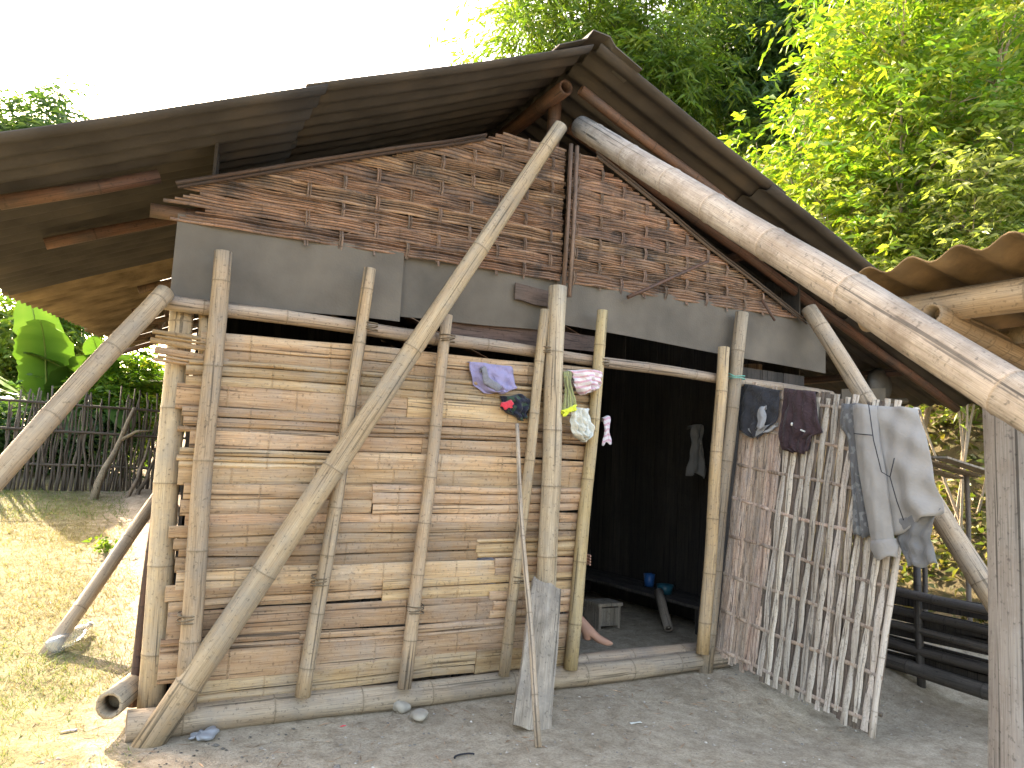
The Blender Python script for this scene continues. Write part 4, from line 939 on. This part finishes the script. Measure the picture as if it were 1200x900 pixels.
# bright many-stemmed tree on the bank above the roof
c1 = AT(1075, 120, 11); c2 = AT(960, 190, 11.3); c3 = AT(1200, 60, 10.8); c4 = AT(1000, 40, 11.8)
tree('leafy_tree', 'sunlit yellow green tree with thin upright stems rising behind the right roof slope', on_ground(AT(1065, 400, 11)), 9, 6.5,
     [(c1, (1.5, 1.4, 2.0)), (c2, (1.0, 1.1, 1.2)), (c3, (1.6, 1.3, 2.0)), (c4, (1.2, 1.2, 1.5))], 'leaf_bright', 'bark_pale', 360, .16, 2, None, 6, 9, .26, .55, .32, .55, .34, .045, .15)
tree('dusty_shrub', 'grey green dusty shrub below the sunlit tree behind the shed roof', on_ground(AT(1120, 330, 10)), 7, 3,
     [(AT(1150, 270, 10), (1.3, 1, .8)), (AT(1010, 270, 10.4), (1.0, 1, .8)), (AT(1210, 200, 9.6), (.7, .8, 1.0))], 'leaf_pale', 'bark_pale', 210, .13, 5, None, 5, 8, .25, .45, .25, .55, .3, .02)
tree('broadleaf_tree', 'mid green leafy tree deeper behind the yellow green one', on_ground(AT(1190, 300, 14.5)), 3, 8,
     [(AT(1170, 130, 14.5), (2.2, 1.5, 2.6)), (AT(1030, 250, 15), (2.5, 1.5, 1.8))], 'leaf_mid', 'bark_dark', 330, .2, 9, None, 6, 8, .35, .7, .3, .4, .36, .09)
# feathery bamboo and tall trees behind the roof
GB = 'tall trees behind the hut roof'
tree('tall_bamboo', 'feathery bright bamboo clump rising just behind the ridge', on_ground(AT(700, 330, 21)), 9, 15,
     [(AT(690, 60, 21), (1.1, 1.5, 1.5)), (AT(745, -10, 21), (1.9, 1.5, 2.6)), (AT(690, -30, 21), (1.0, 1.3, 1.8)), (AT(765, 90, 21), (1.6, 1.4, 1.5))], 'leaf_mid', 'bark_dark', 620, .30, 13, GB, 8, 10, .42, .9, .55, .5, .2, .05)
tree('tall_tree', 'dark blue green tall tree with sky showing through its crown', on_ground(AT(840, 330, 25)), 3, 16,
     [(AT(835, 60, 25), (1.9, 2.2, 2.6)), (AT(880, 0, 25), (1.7, 2, 2.8)), (AT(800, 130, 25), (2.0, 2, 1.6))], 'leaf_dark', 'bark_dark', 420, .32, 17, GB, 8, 9, .45, .9, .45, .45, .26, .1, .3)
tree('tall_tree', 'dark green tall tree filling the gap behind the sunlit tree', on_ground(AT(920, 330, 22)), 3, 14,
     [(AT(905, 110, 22), (1.9, 2, 2.4)), (AT(960, 60, 22), (2.5, 2, 3.2))], 'leaf_dark', 'bark_dark', 420, .32, 19, GB, 8, 9, .42, .85, .4, .4, .28, .1)
tree('tall_tree', 'tall tree of dense mid green leaves far up the slope', on_ground(AT(1080, 330, 24)), 3, 15,
     [(AT(1080, 60, 24), (4.2, 2, 4.5)), (AT(1220, 120, 24), (3, 2, 4.0))], 'leaf_mid', 'bark_dark', 420, .36, 23, GB, 8, 9, .6, 1.0, .4, .3, .34, .12)
# far tree seen over the left eave
tree('far_tree', 'distant feathery tree top showing over the left roof edge', on_ground(AT(40, 500, 48)), 2, 18,
     [(AT(50, 150, 48), (2.3, 2.2, 2.0)), (AT(12, 158, 48), (2.0, 2, 1.7)), (AT(75, 170, 48), (2.2, 2, 1.7)), (AT(30, 230, 48), (4, 3, 3))], 'leaf_dark', 'bark_dark', 300, .62, 29, None, 5, 8, .55, 1.5, .25, .35, .2, .16)

# --- stick fence, yard's end
FY = 8.6
fence = thing('stick_fence', 'dark fence of thin upright sticks at the end of the yard', 'fence', (-1, FY, gz(-1, FY)))
for zz in (.35, .85, 1.25):
    bamboo('rail', (-6, FY-.03, gz(-6, FY)+zz), (3.6, FY-.03, gz(-2, FY)+zz+.03), .022, .018, MAT['stick'], fence, .6, .02)
protos = []
for i in range(6):
    rq = random.Random(60+i); g = G(); pts = [Vector((rq.gauss(0, .012), rq.gauss(0, .012), 1.55*k/6*rq.uniform(.97, 1.03))) for k in range(7)]
    g.tube(pts, [.02*(1-.07*k)*rq.uniform(.8, 1.2) for k in range(7)], 6); o = g.build('stick', MAT['stick'], fence, recentre=False); protos.append(o.data); bpy.data.objects.remove(o)
rf = random.Random(8); x = -4.6
while x < 2.2:
    o = link('stick', protos[rf.randrange(6)]); zb = gz(min(x, .6), FY)
    place(o, Matrix.Translation((x, FY+rf.uniform(-.03, .03), zb-.08)) @ Matrix.Rotation(rf.gauss(0, .05), 4, 'Y') @ Matrix.Rotation(rf.uniform(0, 6), 4, 'Z') @ Matrix.Scale(rf.uniform(.78, 1.12), 4), fence)
    x += rf.uniform(.02, .048)
def branch(label, a, b, r, forks=True):
    g = G(); rq = random.Random(int(a[0]*10)); P = [Vector(a).lerp(Vector(b), k/6)+Vector((rq.gauss(0, .02), rq.gauss(0, .02), rq.gauss(0, .02))) for k in range(7)]
    g.tube(P, [r*(1-.09*k) for k in range(7)], 7)
    if forks: g.tube([P[4], P[4]+Vector((.2, -.02, .15)), P[4]+Vector((.42, -.05, .18))], [r*.5, r*.35, r*.2], 6)
    tag(g.build('dead_branch', MAT['bark']), label, 'branch')
def GF(px, py, y): p = F(px, py, y); return p
def gbase(px, y): 
    p = F(px, 575, y); return Vector((p.x, y, gz(p.x, y)-.03))
branch('grey forked dead branch leaning on the stick fence', gbase(108, FY-.75), F(157, 480, FY-.1), .06)
branch('thin dead branch leaning on the fence close to the corner post', gbase(148, FY-.6), F(178, 515, FY-.1), .035, False)
branch('short dead branch leaning on the fence, nearer the hut corner', gbase(163, FY-.5), F(186, 528, FY-.1), .035, False)

# --- banana plant behind the fence
def banana(label, base, leaves, seed, h=2.0):
    rq = random.Random(seed); root = thing('banana_plant', label, 'banana plant', tuple(base), 'banana plants behind the fence')
    g = G(); b = Vector(base); top = b+Vector((.1, 0, h)); g.tube([b-Vector((0, 0, .1)), b+Vector((.03, 0, h*.5)), top], [.13, .11, .07], 10); g.build('stem', MAT['leaf_stem'], root)
    for (az, el, L, wd, curl) in leaves:
        d = Vector((math.sin(R(az))*math.cos(R(el)), -math.cos(R(az))*math.cos(R(el)), math.sin(R(el)))); side = d.cross(Vector((0, 0, 1))).normalized()
        n = 22; P = top.copy(); mid = []; dd = d.copy()
        for k in range(n+1): mid.append(P.copy()); dd = (dd+Vector((0, 0, -curl/n*1.4))).normalized(); P = P+dd*(L/n)
        v = []; f = []; tn = []
        for k in range(n+1):
            t = k/n; w_ = wd*(0.06 if t < .12 else math.sin(math.pi*min(1, (t-.1)/.92))**.55)*.5
            dirv = (mid[min(k+1, n)]-mid[max(k-1, 0)]).normalized(); up_ = side.cross(dirv)
            jag = .95+.05*math.sin(k*2.4+az) if (k*7+int(az)) % 9 else .7
            for s_ in (-1, -.5, 0, .5, 1):
                dr = -.22*abs(s_)**1.5*w_*1.2+.05*w_*math.sin(k*1.3+s_); v.append(mid[k]+side*(s_*w_*(jag if abs(s_) == 1 else 1))+up_*(.18*abs(s_)*w_)+Vector((0, 0, dr))); tn.append(.35 if s_ == 0 else rq.uniform(.4, .7))
        for k in range(n):
            for j in range(4): f.append((k*5+j, k*5+j+1, k*5+6+j, k*5+5+j))
        lf = mk('leaf', v, f, MAT['banana'], root, None, True, {'tone': tn}, True)
        g = G(); g.tube([m_-Vector((0, 0, .012)) for m_ in mid], [.028*(1-.85*k/n) for k in range(n+1)], 6); g.build('midrib', MAT['leaf_stem'], lf)
MAT['leaf_stem'] = plain('green_stem', (.16, .22, .06), .6, .3, 5)
bpos = F(48, 470, 11.6); bpos.z = gz(bpos.x, 11.6)
banana('large banana plant with broad light green leaves behind the stick fence', bpos, [(-35, 76, 2.5, 1.1, .4), (-5, 66, 2.4, 1.0, .9), (35, 60, 2.5, .95, 1.0), (72, 52, 2.7, .9, 1.1), (110, 46, 2.3, .85, 1.1), (-75, 55, 2.5, .95, 1.1), (-110, 48, 2.4, .9, 1.2), (-150, 45, 2.1, .8, 1.2), (15, 38, 2.1, .8, 1.2), (-50, 30, 2.0, .8, 1.1), (55, 25, 1.9, .75, 1.0)], 3, .85)
bpos = F(120, 478, 11.2); bpos.z = gz(bpos.x, 11.2)
banana('middle sized banana plant with arching leaves between the larger and the smaller one', bpos, [(-70, 62, 1.9, .7, .9), (-20, 68, 1.8, .7, .7), (40, 55, 2.0, .7, 1.0), (85, 50, 2.0, .7, 1.1), (-120, 45, 1.9, .65, 1.1), (10, 40, 1.7, .6, 1.2), (130, 40, 1.7, .6, 1.1)], 9, .9)
bpos = F(172, 480, 12); bpos.z = gz(bpos.x, 12)
banana('smaller banana plant near the hut corner behind the fence', bpos, [(-60, 50, 1.5, .5, 1.0), (40, 40, 1.6, .5, 1.1), (-10, 60, 1.4, .5, .8), (110, 40, 1.5, .5, 1), (-120, 40, 1.5, .5, 1)], 5, 1.1)
tree('green_bush', 'fresh green bush growing between fence and eave', on_ground(F(160, 480, 11)), 4, 2.4, [(F(160, 440, 11), (.9, .7, .6)), (F(110, 470, 11), (1.0, .7, .6))], 'leaf_bright', 'bark', 90, .13, 41, None, 5, 8, .2, .4, .25, .35, .36, .02)
tree('tall_bush', 'tall pale bush standing behind the banana leaves', on_ground(F(40, 470, 20)), 5, 5, [(F(-40, 400, 20), (2.4, 1.5, 2.0)), (F(50, 405, 20), (2.2, 1.5, 1.9)), (F(130, 400, 21), (2.4, 1.5, 1.9))], 'leaf_mid', 'bark', 230, .24, 43, None, 6, 8, .4, .7, .3, .6, .36, .03)
tree('dark_bush', 'dark leafy bush filling the space behind the fence sticks', on_ground(F(60, 540, 10.4)), 5, 2, [(F(30, 520, 10.4), (1.4, .5, .55)), (F(130, 520, 10.4), (1.3, .5, .55)), (F(-60, 510, 10.6), (1.4, .6, .6))], 'leaf_dark', 'bark_dark', 240, .13, 47, None, 5, 8, .22, .4, .3, .35, .36, .02)
# weeds
for i, (px, py, hh, lab) in enumerate(((122, 648, .16, 'leafy green weed growing beside the leaning prop'), (150, 632, .2, 'pale leafy weed growing against the side wall'))):
    p = G0(px, py); root = thing('weed', lab, 'weed', tuple(p)); P = np.array([p+Vector((random.gauss(0, .07), random.gauss(0, .07), random.uniform(0, hh))) for _ in range(60)])
    D = rng.normal(0, 1, (60, 3)); D[:, 2] = abs(D[:, 2])*.5+.2; D /= np.linalg.norm(D, axis=1)[:, None]
    leaf_mesh('leaves', P, D, rng.uniform(.05, .1, 60), rng.uniform(.03, .05, 60), rng.uniform(.2, .8, 60), MAT['leaf_mid'], root)
    g = G()
    for k in range(6): g.tube([p, p+Vector((random.gauss(0, .06), random.gauss(0, .06), hh))], [.005, .003], 5)
    g.build('stems', MAT['leaf_stem'], root)
# weeds and litter of the bank
def bank_plants():
    n = 26000; x = 8.5+6*rng.random(n)**1.4; y = rng.uniform(-4, 8, n); dens = np.sin(x*1.3+1)*np.sin(y*1.1)+.4*np.sin(x*3.1+y*2)
    k = (dens > .1) | (rng.random(n) < .2); x, y = x[k], y[k]; n = len(x); P = np.stack([x, y, hgt(x, y)+rng.uniform(0, .18, n)], 1)
    D = rng.normal(0, 1, (n, 3)); D[:, 2] = abs(D[:, 2])*.6; D /= np.linalg.norm(D, axis=1)[:, None]
    o = leaf_mesh('ground_cover', P, D, rng.uniform(.08, .2, n), rng.uniform(.04, .09, n), rng.random(n), MAT['leaf_bank'], None); o['kind'] = 'stuff'; o['label'] = 'low weeds and fallen leaves covering the sunlit bank'; o['category'] = 'ground cover'
bank_plants()

# ================================================================== inside the doorway
def hollow_cup(name, c, r, h, mat, label, cat):
    v = []; f = []; seg = 20; prof = [(0, 0), (r*.8, 0), (r*.86, h*.4), (r, h), (r*.94, h), (r*.8, h*.4), (r*.72, .01), (0, .01)]
    for q, zz in prof:
        for j in range(seg): t = 2*math.pi*j/seg; v.append((q*math.cos(t), q*math.sin(t), zz))
    for i in range(len(prof)-1):
        for j in range(seg): j2 = (j+1) % seg; f.append((i*seg+j, i*seg+j2, i*seg+seg+j2, i*seg+seg+j))
    o = mk(name, v, f, mat, None, Matrix.Translation(c), True); return tag(o, label, cat)
# low bench along the right inner wall
bn_ = thing('bench', 'low sooty plank bench along the inner wall of the hut', 'bench', (5.1, 1.8, .05))
for i in range(3):
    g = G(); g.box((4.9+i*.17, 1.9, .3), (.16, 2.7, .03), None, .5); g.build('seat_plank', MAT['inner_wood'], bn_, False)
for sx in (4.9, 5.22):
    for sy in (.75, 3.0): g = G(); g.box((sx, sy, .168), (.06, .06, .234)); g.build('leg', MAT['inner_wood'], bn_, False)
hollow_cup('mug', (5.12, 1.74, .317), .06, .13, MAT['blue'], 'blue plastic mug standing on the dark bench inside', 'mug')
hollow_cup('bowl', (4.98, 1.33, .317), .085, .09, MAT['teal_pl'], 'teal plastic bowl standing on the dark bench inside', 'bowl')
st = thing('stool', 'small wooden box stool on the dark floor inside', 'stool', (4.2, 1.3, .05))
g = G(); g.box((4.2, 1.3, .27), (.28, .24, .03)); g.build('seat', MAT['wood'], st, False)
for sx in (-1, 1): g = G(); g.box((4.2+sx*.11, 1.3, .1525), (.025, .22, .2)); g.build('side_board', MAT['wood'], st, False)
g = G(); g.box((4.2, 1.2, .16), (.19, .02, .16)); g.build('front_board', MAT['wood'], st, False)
tag(bamboo('log', (4.62, .85, .1), (4.83, 1.25, .36), .04, .045, MAT['wood'], None, .5, open_end=False), 'short grey log leaning on the bench inside', 'log')
hs_ = tag(cloth('shirt', [(810, 500), (806, 555)], [(822, 498), (826, 560)], wall_plane(1.0), MAT['jline'], 2, .02, .03, seed=30), 'dim grey shirt hanging inside the doorway', 'shirt')
bp_ = tag(cloth('cloth', [(707, 490), (705, 520)], [(713, 488), (714, 520)], wall_plane(.05), MAT['pink'], 1, .006, .01, 8, 10, seed=31, over=.01), 'thin pale cloth strip hanging inside the door post', 'cloth')
# round basket and boards under the right eave
g = G(); c = F(1032, 452, .5); v = []; f = []; seg = 24
for i, (r, o) in enumerate(((.0, .05), (.1, .045), (.17, .02), (.2, -.03), (.185, -.03), (.15, .01), (0, .03))):
    for j in range(seg): t = 2*math.pi*j/seg; v.append((c.x+r*math.cos(t), c.y-o, c.z+r*math.sin(t)))
for i in range(6):
    for j in range(seg): j2 = (j+1) % seg; f.append((i*seg+j, i*seg+j2, i*seg+seg+j2, i*seg+seg+j))
tag(mk('pan', v, f, MAT['pan'], None, None, True, None, True), 'round blackened pan hanging under the right eave above the jacket', 'pan')
bamboo('rail', F(985, 470, .45), F(1062, 470, .45), .03, .03, MAT['stick'], hut, .4)
board('header_board', *[F(986, 466, .35).x, F(1036, 466, .35).x], F(986, 474, .35).z, F(986, 456, .35).z, F(1036, 476, .35).z, F(1036, 455, .35).z, .35, 'board')

# --- person sitting just inside, only a hand and a foot in view
def person():
    root = thing('person', 'person sitting inside the doorway, bare foot on the sill and fingers round the post', 'person', (2.55, .75, .06))
    foot = F(691, 750, .22); toe = F(713, 753, .15); ank = F(689, 737, .23); hand = F(688, 655, .0)
    kn = Vector((3.0, .5, .66)); pel = Vector((2.5, .72, .36))
    V_ = []; E_ = []; RR = []
    def add(p, r, par=None):
        V_.append(Vector(p)); RR.append(r if hasattr(r, '__len__') else (r, r))
        if par is not None: E_.append((par, len(V_)-1))
        return len(V_)-1
    p0 = add(pel, (.15, .13)); p1 = add(pel+Vector((.02, .02, .2)), (.14, .11), p0); p2 = add(pel+Vector((.05, .03, .42)), (.16, .11), p1); p3 = add(pel+Vector((.07, .02, .52)), (.07, .07), p2)
    p4 = add(pel+Vector((.09, .0, .6)), (.05, .055), p3); p5 = add(pel+Vector((.11, -.03, .72)), (.085, .1), p4); p6 = add(pel+Vector((.11, -.02, .82)), (.07, .085), p5)
    a0 = add(pel+Vector((.2, -.06, .42)), .055, p2); a1 = add(Vector((2.86, .52, .66)), .04, a0); a2 = add(hand+Vector((-.06, .12, .03)), .027, a1); a3 = add(hand+Vector((-.03, .05, .01)), (.035, .02), a2)
    for k in range(4):
        kz = .028-.02*k; f1 = add(hand+Vector((.004, .02, kz)), .0095, a3); f2 = add(hand+Vector((.012, -.02, kz-.003)), .009, f1); add(hand+Vector((-.004, -.045, kz-.006)), .0075, f2)
    t1 = add(hand+Vector((-.02, .03, .05)), .01, a3); add(hand+Vector((.0, .0, .06)), .009, t1)
    b0 = add(pel+Vector((-.14, .1, .42)), .055, p2); b1 = add(pel+Vector((-.2, .02, .2)), .04, b0); b2 = add(pel+Vector((.0, -.18, .18)), .028, b1); add(pel+Vector((.07, -.2, .17)), (.035, .02), b2)
    l0 = add(pel+Vector((.12, -.08, .0)), .085, p0); l1 = add(kn, .055, l0); l1b = add(kn.lerp(ank, .35), .052, l1); l2 = add(ank, .036, l1b)
    hl = add(foot+Vector((-.015, .02, -.008)), .036, l2); ml = add(foot.lerp(toe, .5)+Vector((0, 0, .008)), (.046, .036), l2); tl = add(toe+Vector((0, 0, .004)), (.045, .027), ml)
    sd = (toe-foot).normalized().cross(Vector((0, 0, 1))).normalized(); fd = (toe-foot).normalized()
    for k in range(5): add(toe+sd*(.032-.016*k)+fd*(.03-.004*k)+Vector((0, 0, -.002)), .0105 if k else .014, tl)
    m0 = add(pel+Vector((-.06, -.12, .0)), .085, p0); m1 = add(pel+Vector((.0, -.42, .22)), .055, m0); m2 = add(Vector((2.55, .25, .14)), .035, m1); add(Vector((2.65, .22, .1)), (.04, .025), m2)
    me = bpy.data.meshes.new('body'); me.from_pydata([tuple(p) for p in V_], E_, []); o = link('body', me); me.materials.append(MAT['skin'])
    place(o, Matrix.Identity(4), root)
    md = o.modifiers.new('skin', 'SKIN'); md.use_smooth_shade = True
    for i, s_ in enumerate(me.skin_vertices[0].data): s_.radius = RR[i]; s_.use_root = (i == 0)
    o.modifiers.new('sub', 'SUBSURF').levels = 2; o.modifiers['sub'].render_levels = 2
    hd = pel+Vector((.115, -.01, .8)); lump('hair', hd+Vector((-.01, .015, .05)), (.095, .105, .09), MAT['hair'], 4, o, .06)
    g = G(); g.tube([pel+Vector((0, 0, -.02)), pel+Vector((.02, .02, .2)), pel+Vector((.05, .03, .40)), pel+Vector((.06, .02, .5))], [.185, .175, .19, .09], 16); g.build('shirt', MAT['pink'], o)
    g = G(); g.tube([pel+Vector((.03, -.02, .0)), kn.lerp(pel, .35)], [.125, .1], 14); g.tube([pel+Vector((-.04, -.06, 0)), pel+Vector((-.0, -.3, .15))], [.125, .1], 14); g.build('shorts', MAT['black'], o)
    s2_ = thing('stool', 'low stool hidden behind the slatted wall under the seated person', 'stool', (2.5, .75, .05)); g = G(); g.box((2.48, .75, .2), (.34, .3, .03)); g.build('seat', MAT['inner_wood'], s2_, False)
    for sx in (-1, 1): g = G(); g.box((2.48+sx*.13, .75, .12), (.03, .26, .14)); g.build('side_board', MAT['inner_wood'], s2_, False)
person()
